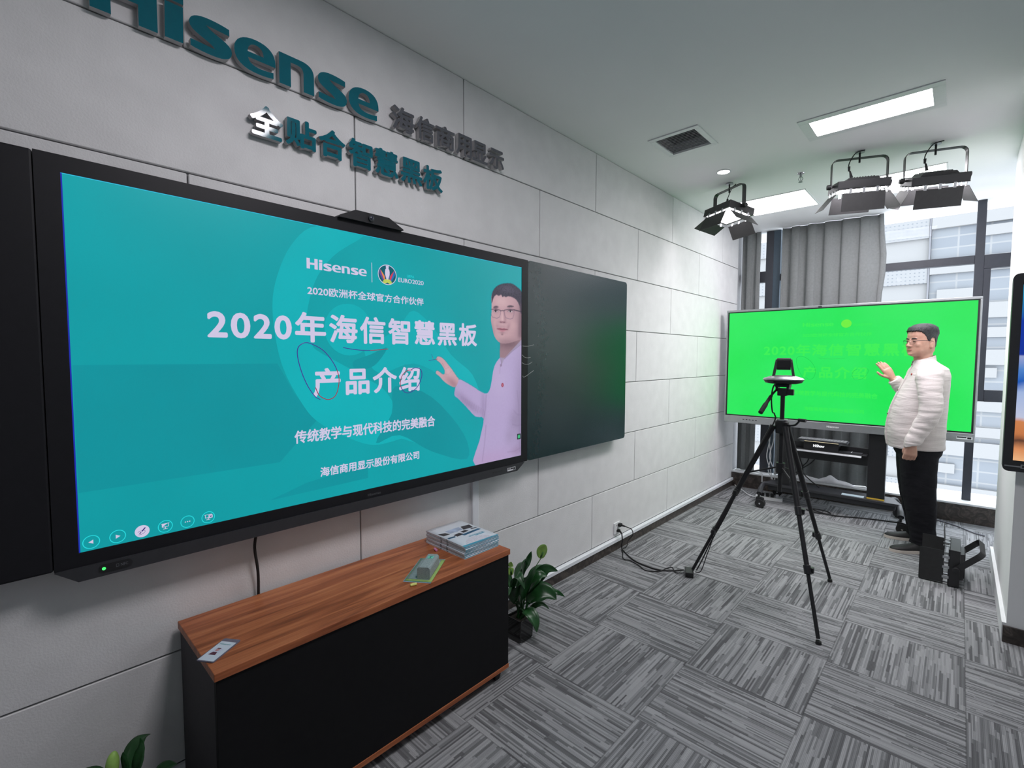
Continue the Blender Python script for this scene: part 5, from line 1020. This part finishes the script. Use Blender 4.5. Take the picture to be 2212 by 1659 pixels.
# ================================================================ wall display at the right edge
root = thing('wall_display', 'black framed display on the pillar at right edge, showing a sea and rocks picture', 'display', (2.86,3.51,1.0))
DX0, DX1, DZ0, DZ1, DY = 2.079, 3.68, .925, 1.909, 3.450
b = MB(); b.prism(rrect(DX0,DZ0,DX1,DZ1,.022), lambda u, v, d: (u, DY+d, v), .004, .075); b.box((DX0+.035,DY,DZ0+.055),(DX1-.035,DY+.004,DZ1-.045), 1); b.build('display_case', [M['dgrey'], M['black']], root, bevel=.004)
b = MB(); b.box((2.4,DY+.075,1.2),(3.3,3.569,1.6)); b.build('wall_mount', M['black'], root)
def sea_mat():
    m, nt, b_ = new_mat('sea picture'); L = nt.links.new; b_.inputs['Base Color'].default_value = (.006,.006,.006,1); b_.inputs['Roughness'].default_value = .3; b_.inputs['Specular IOR Level'].default_value = .3
    tc = N(nt, 'ShaderNodeTexCoord'); sp = N(nt, 'ShaderNodeSeparateXYZ'); L(tc.outputs['Object'], sp.inputs[0]); no = N(nt, 'ShaderNodeTexNoise'); no.inputs['Scale'].default_value = 7; no.inputs['Detail'].default_value = 5; L(tc.outputs['Object'], no.inputs['Vector'])
    z = math_n(nt, 'ADD', math_n(nt, 'DIVIDE', math_n(nt, 'SUBTRACT', sp.outputs['Z'], .98), .87), math_n(nt, 'MULTIPLY', math_n(nt, 'SUBTRACT', no.outputs['Fac'], .5), .10))
    L(ramp(nt, z, [(.0, srgb(232,176,128)), (.07, srgb(214,140,92)), (.12, srgb(92,60,48)), (.16, srgb(196,120,72)), (.22, srgb(206,130,80)), (.245, srgb(190,196,220)), (.40, srgb(160,180,220)), (.46, srgb(30,90,180)), (.52, srgb(80,130,200)), (.60, srgb(150,160,205)), (.61, srgb(16,48,150)), (.80, srgb(14,52,160)), (.95, srgb(40,150,190))]), b_.inputs['Emission Color']); b_.inputs['Emission Strength'].default_value = 1.
    return m
b = MB(); b.quad((2.114,DY-.001,.982),(3.645,DY-.001,.982),(3.645,DY-.001,1.853),(2.114,DY-.001,1.853)); b.build('screen', sea_mat(), root, recalc=False)
b = MB(); b.box((2.086,DY-.0012,.949),(2.142,DY+.0045,.955)); b.box((2.142,DY-.0012,.944),(2.172,DY+.0045,.964)); b.box((2.147,DY-.002,.948),(2.167,DY-.001,.960), 1); b.build('rating_label', [M['silver'], M['dgrey']], root)
# ================================================================ the presenter
PO = Vector((1.69,4.88,0)); PA = R(15); pf = Vector((-math.cos(PA),-math.sin(PA),0)); pl = Vector((math.sin(PA),-math.cos(PA),0)); UZ = Vector((0,0,1))
LW = lambda u, v, z: PO+pf*u+pl*v+UZ*z
HA = R(44); hf = Vector((-math.cos(HA),-math.sin(HA),0)); hl = Vector((math.sin(HA),-math.cos(HA),0)); HC = Vector((1.678,4.868,.004))
HW = lambda u, v, z: HC+hf*u+hl*v+UZ*z
def sring(c, a, b_, ra, rb, n=32, p=2.2):
    return [Vector(c)+a*ra*math.copysign(abs(math.cos(2*PI*i/n))**(2/p), math.cos(2*PI*i/n))+b_*rb*math.copysign(abs(math.sin(2*PI*i/n))**(2/p), math.sin(2*PI*i/n)) for i in range(n)]
def limb(mb, pts, rs, n=18, sub=5):
    P_ = catmull(pts, sub); K = len(pts)-1; r_ = []
    for i in range(len(P_)):
        t = i/sub; k = min(int(t), K-1); q = t-k; r_.append(rs[k]+(rs[min(k+1, K)]-rs[k])*(q*q*(3-2*q)))
    mb.tube(P_, r_, n)
def finger(mb, pts, r0, r1):
    P_ = catmull(pts, 4); K = len(P_)-1; mb.tube(P_, [r0+(r1-r0)*i/K for i in range(K+1)], 10); mb.ell(P_[-1], (r1*1.02,)*3, nu=10, nv=8); mb.ell(P_[0], (r0,)*3, nu=10, nv=8)
def remeshed(mb, name, mat, parent, voxel, smooth=3, disp=None, factor=.5):
    me = mb.mesh(name, [mat]); bm = bmesh.new(); bm.from_mesh(me); bmesh.ops.recalc_face_normals(bm, faces=bm.faces); bm.to_mesh(me); bm.free()
    o = bpy.data.objects.new(name, me); COL.objects.link(o); md = o.modifiers.new('Remesh', 'REMESH'); md.mode = 'VOXEL'; md.voxel_size = voxel; md.use_smooth_shade = True
    bpy.context.view_layer.update(); m2 = bpy.data.meshes.new_from_object(o.evaluated_get(bpy.context.evaluated_depsgraph_get()))
    o.modifiers.clear(); o.data = m2; bpy.data.meshes.remove(me); m2.name = name
    bm = bmesh.new(); bm.from_mesh(m2)
    for _ in range(smooth): bmesh.ops.smooth_vert(bm, verts=bm.verts, factor=factor, use_axis_x=True, use_axis_y=True, use_axis_z=True)
    if disp:
        bm.normal_update()
        for v in bm.verts: v.co += v.normal*disp(v.co)
    for f in bm.faces: f.smooth = True
    bm.to_mesh(m2); bm.free(); m2.materials.clear(); m2.materials.append(mat)
    if parent is not None: attach(o, parent)
    return o
# -- head profile: z, front, back, half width
HP = [(1.497,.060,-.012,.030),(1.506,.080,-.03,.046),(1.518,.090,-.060,.060),(1.542,.094,-.078,.072),(1.570,.093,-.076,.077),(1.600,.090,-.081,.079),(1.630,.087,-.085,.079),(1.660,.090,-.086,.079),(1.690,.084,-.085,.077),(1.715,.064,-.076,.067),(1.733,.032,-.052,.045),(1.741,.006,-.026,.020)]
def hprof(z):
    for k in range(len(HP)-1):
        if z <= HP[k+1][0] or k == len(HP)-2:
            t = max(0, min(1, (z-HP[k][0])/(HP[k+1][0]-HP[k][0]))); return tuple(HP[k][i]+(HP[k+1][i]-HP[k][i])*t for i in (1, 2, 3))
def hpt(th, z, off=0., dz=0.):
    f_, bk, hw = hprof(z); c, s = math.cos(th), math.sin(th); p = 2.25
    e = lambda q: math.copysign(abs(q)**(2/p), q)
    u = e(c)*((f_+off) if c > 0 else (-bk+off)); v = e(s)*(hw+off)
    return HW(u, v, z+dz)
skin = leather('skin', (.50,.285,.215)); 
b = MB()
b.loft([[hpt(2*PI*i/40, h[0]) for i in range(40)] for h in HP])
HRm = Matrix((hf, hl, UZ)).transposed()
def hell(u, v, z, r, rot=None): b.ell(HW(u, v, z), r, Rm=HRm @ rot if rot else HRm, nu=16, nv=10)
b.tube([HW(.084,0,1.632), HW(.092,0,1.609), HW(.103,0,1.584)], [.0080,.0090,.0115], 12); hell(.1035,0,1.580,(.0120,.0135,.0105)); hell(.096,.0125,1.577,(.010,.0085,.0080)); hell(.096,-.0125,1.577,(.010,.0085,.0080))
hell(.0885,0,1.5535,(.0095,.024,.0050)); hell(.0875,0,1.5435,(.0095,.019,.0060)); hell(.081,0,1.518,(.015,.026,.014)); hell(.078,0,1.560,(.015,.030,.022))
for s in (-1, 1):
    hell(.079,s*.028,1.634,(.012,.020,.0075)); hell(.078,s*.031,1.617,(.0105,.017,.0070)); hell(.058,s*.038,1.585,(.027,.028,.026))
    hell(-.012,s*.082,1.592,(.018,.0080,.030), Matrix.Rotation(R(-14),3,'Y')); hell(-.006,s*.084,1.569,(.010,.008,.012))
# neck, trunk, arms, legs under the clothes
b.loft([sring(p, pf, pl, ra, rb, 28) for p, ra, rb in ((LW(-.012,0,1.40),.070,.09),(LW(-.005,0,1.45),.060,.062),(LW(.000,0,1.49),.057,.058),(HW(-.012,0,1.535),.060,.062),(HW(-.012,0,1.57),.058,.060))])
b.loft([sring(LW(u, 0, z), pf, pl, d, w, 28) for z, u, d, w in ((.84,.0,.12,.16),(.95,.01,.145,.18),(1.05,.01,.15,.18),(1.2,-.01,.13,.175),(1.32,-.03,.11,.18),(1.39,-.035,.09,.165),(1.44,-.03,.065,.10))])
SL, EL, WL_ = LW(.0,.188,1.375), LW(.002,.262,1.100), LW(.095,.262,.850)
SR, ER, WR_ = Vector((1.668,5.068,1.375)), Vector((1.660,5.150,1.130)), Vector((1.500,5.062,1.318))
limb(b, [LW(-.02,.08,1.33), SL-UZ*.03, SL.lerp(EL,.5), EL, EL.lerp(WL_,.5), WL_], [.045,.044,.044,.042,.040,.029])
limb(b, [LW(-.02,-.08,1.33), SR-UZ*.03, SR.lerp(ER,.5), ER, ER.lerp(WR_,.5), WR_], [.045,.044,.044,.042,.040,.029])
legL = [Vector((1.700,4.79,.88)), Vector((1.696,4.785,.70)), Vector((1.712,4.79,.48)), Vector((1.735,4.795,.28)), Vector((1.752,4.80,.08))]
legR = [Vector((1.668,4.975,.88)), Vector((1.662,4.985,.70)), Vector((1.668,5.00,.48)), Vector((1.690,5.03,.28)), Vector((1.708,5.06,.08))]
for lg in (legL, legR): limb(b, lg, [.085,.082,.062,.054,.040])
FD = [(Vector((-.82,-.57,0)).normalized(), legL[-1]), (Vector((-.95,-.31,0)).normalized(), legR[-1])]
for d_, an in FD: limb(b, [an+Vector((0,0,.0)), an+d_*.01+Vector((0,0,-.03)), an+d_*.05+Vector((0,0,-.048)), an+d_*.09+Vector((0,0,-.052))], [.034,.030,.022,.014])
# left hand: hanging, loosely curled, back of the hand outward
d_ = (UZ*-1+pf*.10).normalized(); s_ = (pf-d_*pf.dot(d_)).normalized(); n_ = -pl     # n_ : palm side
n_ = (n_-d_*n_.dot(d_)).normalized()
K = WL_
b.loft([sring(K+d_*t+n_*o, s_, n_, ra, rb, 20, 2.4) for t, o, ra, rb in ((-.015,0,.026,.021),(.015,0,.029,.020),(.045,0,.037,.018),(.075,.002,.041,.017),(.088,.004,.040,.014))])
for q, ln in ((.030,.98),(.0105,1.06),(-.0095,1.0),(-.028,.84)):
    k0 = K+d_*.082+s_*q+n_*.003; finger(b, [k0, k0+(d_*.030+n_*.014)*ln, k0+(d_*.030+n_*.036)*ln, k0+(d_*.012+n_*.046-s_*.003)*ln], .0098, .0080)
t0 = K+d_*.022+s_*.026+n_*.006; finger(b, [t0, t0+d_*.028+s_*.014+n_*.008, t0+d_*.050+s_*.010+n_*.016, t0+d_*.066-s_*.002+n_*.022], .0118, .0088)
# right hand: raised, palm toward the screen, thumb apart
d_ = Vector((-.50,-.05,.86)).normalized(); s_ = Vector((-.62,-.62,-.40)); s_ = (s_-d_*s_.dot(d_)).normalized(); n_ = d_.cross(s_).normalized()
if n_.y < 0: n_ = -n_
K = WR_+Vector((-.004,0,.004))
b.loft([sring(K+d_*t, s_, n_, ra, rb, 20, 2.4) for t, ra, rb in ((-.02,.026,.022),(.015,.029,.020),(.045,.037,.019),(.075,.041,.017),(.088,.039,.014))])
for q, ln, sp, cu in ((.031,.98,.10,.05),(.0105,1.04,.06,.10),(-.0095,.97,.02,.16),(-.028,.80,-.02,.24)):
    k0 = K+d_*.082+s_*q; e1_ = (d_+s_*sp+n_*cu*.5).normalized(); e2_ = (d_+s_*sp+n_*cu*1.8).normalized(); e3_ = (d_+s_*sp+n_*cu*3.2).normalized()
    p1 = k0+e1_*.034*ln; p2 = p1+e2_*.026*ln; p3 = p2+e3_*.019*ln; finger(b, [k0, p1, p2, p3], .0098, .0078)
t0 = K+d_*.022+s_*.026; finger(b, [t0, t0+s_*.026+d_*.024, t0+s_*.044+d_*.048, t0+s_*.050+d_*.070], .0122, .0090)
person = remeshed(b, 'person', skin, None, .0042, 3)
tag(person, 'man in cream collared shirt, dark trousers and glasses, raising a hand to the green display', 'person')
# -- face details, hair, glasses
dark = pm('eye dark', (.015,.010,.009,1), .25); hairm = pm('black hair', (.012,.013,.016,1), .5, var=.5, scale=140, bump=.9, bscale=260); lipm = pm('lips', (.40,.15,.13,1), .45)
for s in (-1, 1):
    b = MB(); b.ell(HW(.0875,s*.031,1.6150), (.0032,.0120,.0032), Rm=HRm, nu=14, nv=8); b.build('eye', dark, person, 80)
    b = MB(); b.tube([HW(.0905-.012*max(0,(q-.02)/.035)**1.5, s*q, z) for q, z in ((.012,1.632),(.023,1.6365),(.036,1.6375),(.050,1.6325))], [.0024,.0042,.0040,.0018], 8); b.build('eyebrow', hairm, person, 80)
b = MB(); b.tube([HW(.0955-9*q*q,q,z) for q, z in ((-.023,1.5485),(-.012,1.5500),(0,1.5492),(.012,1.5500),(.023,1.5485))], [.0012,.0030,.0034,.0030,.0012], 8); b.tube([HW(.0950-8*q*q,q,z) for q, z in ((-.017,1.5445),(0,1.5430),(.017,1.5445))], [.0015,.0040,.0015], 8); lp = b.build('lips', lipm, person, 80)
def hz(th):
    a = abs(math.degrees((th+PI) % (2*PI)-PI))
    pts = [(0,1.690),(38,1.690),(52,1.682),(64,1.664),(74,1.640),(80,1.612),(86,1.614),(92,1.642),(108,1.640),(118,1.610),(135,1.570),(180,1.560)]
    for i in range(len(pts)-1):
        if a <= pts[i+1][0]: t = (a-pts[i][0])/(pts[i+1][0]-pts[i][0]); return pts[i][1]+(pts[i+1][1]-pts[i][1])*t+.0030*math.sin(a*.55)*(1 if a < 55 else .2)
    return 1.56
b = MB(); n = 96; rings = []
for v, off in ((0,-.006),(0,.0035),(.06,.0065),(.15,.0080),(.28,.0095),(.42,.011),(.56,.013),(.70,.014),(.82,.0145),(.91,.014),(.97,.012),(1.0,.008)):
    rg = []
    for i in range(n):
        th = 2*PI*i/n; z0 = hz(th); z = z0+(1.7405-z0)*v; a = abs(math.degrees((th+PI) % (2*PI)-PI))
        side = .55 if (60 < a and v < .45) else 1.; fr = .004 if a < 45 and .0 < v < .7 else 0
        p = hpt(th, z, (off if off < 0 else off*side+fr), .011*v); j = noise.noise(p*70)*.0028*(off > 0); rg.append(p+Vector((j, j*.6, j*.5)))
    rings.append(rg)
b.loft(rings); b.build('hair', hairm, person, 180)
gm = pm('glasses frame', (.030,.022,.030,1), .3, metal=.4); gl = glass('spectacle lens', (.97,.98,1,1), .10)
b = MB()
for s in (-1, 1):
    rr_ = rrect(.009,1.5920,.055,1.6235,.009, 4)
    gu = lambda q: .1045-.010*(q/.055)**2
    top = [p for p in rr_ if p[1] > 1.6135]; b.tube([HW(gu(p[0]), s*p[0], p[1]) for p in [(.056,1.6165),(.048,1.6235),(.030,1.6243),(.014,1.6230),(.009,1.6175)]], .0012, 6); b.tube([HW(gu(p[0]), s*p[0], p[1]) for p in [(.056,1.6165),(.0545,1.6015),(.046,1.5930),(.030,1.5920),(.016,1.5940),(.0095,1.6035),(.009,1.6175)]], .0006, 6)
    b.tube([HW(.0945,s*.056,1.6175), HW(.085,s*.072,1.6195), HW(.04,s*.085,1.6185), HW(-.012,s*.0865,1.6155), HW(-.028,s*.084,1.6015)], .0017, 6)
b.tube([HW(.1040,-.009,1.6145), HW(.107,0,1.6175), HW(.1040,.009,1.6145)], .0012, 6); gls = b.build('glasses', gm, person, 60)
for s in (-1, 1): b = MB(); b.add([HW(.1040-.010*(p[0]/.055)**2, s*p[0], p[1]) for p in rrect(.010,1.5935,.0545,1.6230,.008,4)], [tuple(range(20))] if False else [tuple(range(len(rrect(0,0,1,1,.1,4))))]); b.build('lens', gl, gls)
# -- shirt
shirt = fabric_fold('cream linen', (.64,.585,.575,1), .42, (5,5,26), .05)
b = MB()
b.loft([sring(LW(u+.004, v, z), pf, pl, d*.965, w*.97, 44, 2.3) for z, u, v, d, w in ((.795,.018,0,.180,.205),(.83,.020,0,.183,.208),(.90,.024,0,.186,.212),(1.0,.020,0,.183,.208),(1.1,.010,0,.176,.204),(1.2,-.006,0,.160,.202),(1.29,-.026,0,.144,.207),(1.36,-.038,0,.128,.207),(1.41,-.042,0,.112,.188),(1.440,-.030,0,.088,.140),(1.465,-.018,0,.072,.092),(1.480,-.012,0,.064,.072))])
rip = lambda pts, rs, cnt: None
def sleeve(pts, rs, wr, sub=10, upto=1.):
    P_ = catmull(pts, sub); K_ = len(pts)-1; r_ = []
    for i in range(len(P_)):
        t = i/sub; k = min(int(t), K_-1); q = t-k; r0 = rs[k]+(rs[min(k+1, K_)]-rs[k])*q; r_.append(r0+wr*math.sin(i*1.35)*(i/len(P_))**1.2)
    b.tube(P_, r_, 20)
sleeve([LW(-.03,.11,1.375), LW(-.004,.178,1.345), SL.lerp(EL,.45)+pl*.006, EL+pl*.004, EL.lerp(WL_,.5), WL_+UZ*.020, WL_-UZ*.006], [.082,.083,.072,.067,.060,.050,.047], .0026)
sleeve([LW(-.03,-.11,1.375), SR+Vector((0,-.01,-.03)), SR.lerp(ER,.5), ER, ER.lerp(WR_,.45), ER.lerp(WR_,.85), ER.lerp(WR_,.99)], [.090,.088,.078,.072,.064,.050,.046], .003)
def crease(co):
    q = co-PO; v = q.dot(pl); u = q.dot(pf); z = co.z
    arm = max(0., min(1., (abs(v)-.17)/.06))
    n1 = noise.noise(Vector((u*9+3, v*9, z*34))); n2 = noise.noise(Vector((u*16, v*7, z*10+7)))
    low = max(0., 1-abs(z-.9)/.25)
    return .0036*n1*(.30+.8*arm+.5*low)+.003*n2
sh = remeshed(b, 'shirt', shirt, person, .0055, 5, crease)
b = MB(); cr = []
for i in range(33):
    th = R(14)+(2*PI-R(28))*i/32; fr = .5+.5*math.cos(th); zb = 1.474-.044*fr+.004; r1 = .063+.005*fr; hh = .034
    c = lambda rr, z: LW(-.004+rr*math.cos(th)*1.02-.008*(1-fr), rr*math.sin(th)*.98, z)
    cr.append([c(r1+.004, zb-.006), c(r1-.002, zb+hh), c(r1-.0055, zb+hh), c(r1, zb-.006)])
b.loft(cr); b.build('collar', shirt, sh, 60, bevel=.001)
b = MB(); pl_pts = [LW(u, .006, z) for z, u in ((1.452,.058),(1.41,.074),(1.36,.094),(1.29,.122),(1.2,.158),(1.1,.190),(1.0,.207),(.90,.214),(.81,.202))]
P_ = catmull(pl_pts, 5); b.loft([[p-pl*.014-pf*.012, p-pl*.014+pf*.002, p+pl*.014+pf*.002, p+pl*.014-pf*.012] for p in P_]); b.build('placket', shirt, sh, 60)
bt = pm('button', (.16,.09,.08,1), .4)
for z, u in ((1.440,.066),(1.24,.146),(1.05,.203)): b = MB(); b.ell(LW(u,.006,z), (.006,.009,.007), Rm=Matrix((pf,pl,UZ)).transposed(), nu=12, nv=8); b.build('button', bt, sh, 60)
b = MB(); b.ell(LW(.080,.078,1.365), (.006,.010,.011), Rm=Matrix((pf,pl,UZ)).transposed(), nu=14, nv=8); b.build('lapel_pin', pm('pin red', (.34,.05,.05,1), .3), sh, 60)
b = MB(); b.ell(LW(.166,.128,1.0)+pf*-.004, (.006,.036,.040), Rm=Matrix((pf,pl,UZ)).transposed(), nu=16, nv=8)
# -- trousers
trm = fabric_fold('dark trousers', (.011,.011,.014,1), .6, (8,8,16), .15)
b = MB()
b.loft([sring(LW(u, 0, z), pf, pl, d, w, 40, 2.4) for z, u, d, w in ((.70,.010,.105,.165),(.76,.008,.140,.188),(.85,.008,.155,.190),(.93,.012,.155,.185))])
def trouser(pts, rs):
    P_ = catmull(pts, 8); K_ = len(pts)-1; rr = []
    for i, p in enumerate(P_):
        t = i/8; k = min(int(t), K_-1); q = t-k; r0 = rs[k]+(rs[k+1 if k < K_ else k]-rs[k])*q if k < K_ else rs[-1]; r0 += .004*math.sin(i*1.5)*max(0, (i/len(P_)-.6))*2
        rr.append(sring(p, pf, pl, r0*1.06, r0*.96, 26, 2.1))
    b.loft(rr)
trouser([Vector((1.700,4.795,.86)), Vector((1.696,4.79,.72)), Vector((1.706,4.79,.50)), Vector((1.722,4.795,.34)), Vector((1.738,4.80,.20)), Vector((1.746,4.803,.12)), Vector((1.748,4.805,.062))], [.105,.112,.100,.092,.080,.076,.078])
trouser([Vector((1.672,4.975,.86)), Vector((1.662,4.985,.72)), Vector((1.668,5.00,.50)), Vector((1.684,5.03,.34)), Vector((1.700,5.055,.20)), Vector((1.706,5.065,.12)), Vector((1.708,5.068,.062))], [.105,.110,.098,.090,.078,.074,.076])
def tcrease(co):
    z = co.z; k = max(0., 1-z/.45)
    return .008*noise.noise(Vector((co.x*9, co.y*9, z*17)))*(.3+k*1.4)
remeshed(b, 'trousers', trm, person, .0065, 4, tcrease)
# -- shoes
up_m = pm('shoe upper black', (.010,.010,.011,1), .6); sole_m = pm('shoe sole cream', (.62,.56,.50,1), .6)
for (d_, an), heel in zip(FD, (Vector((1.800,4.828,0)), Vector((1.772,5.098,0)))):
    sd = Vector((-d_.y, d_.x, 0)); L_ = .290
    prof = [(0,.022,.058),(.015,.034,.078),(.06,.040,.088),(.10,.040,.086),(.14,.040,.066),(.19,.046,.055),(.235,.044,.046),(.265,.034,.040),(.282,.020,.034),(.290,.008,.030)]
    b = MB(); b.loft([[heel+d_*t+sd*(w*math.cos(2*PI*i/24))+UZ*(.020+max(0, h-.020)*max(0, math.sin(2*PI*i/24))**.75-.002*(math.sin(2*PI*i/24) < 0)) for i in range(24)] for t, w, h in prof])
    shoe = b.build('shoe', up_m, person, 60)
    b = MB(); n = 40; ol = []
    for i in range(n):
        s = i/n; tt = (1-math.cos(2*PI*s))/2*.296-.003; sg = 1 if s < .5 else -1
        for k in range(len(prof)-1):
            if prof[k][0] <= min(max(tt, 0), .2899) <= prof[k+1][0]: q = (min(max(tt, 0), .2899)-prof[k][0])/(prof[k+1][0]-prof[k][0]); w = prof[k][1]+(prof[k+1][1]-prof[k][1])*q
        ol.append(heel+d_*tt+sd*sg*((w+.004)*(math.sin(PI*s*2*1) != 0)*(1 if 0 < i < n and i != n//2 else .3)))
    b.loft([[p+UZ*.0005 for p in ol], [p+UZ*.022 for p in ol]]); b.build('sole', sole_m, shoe, 40)
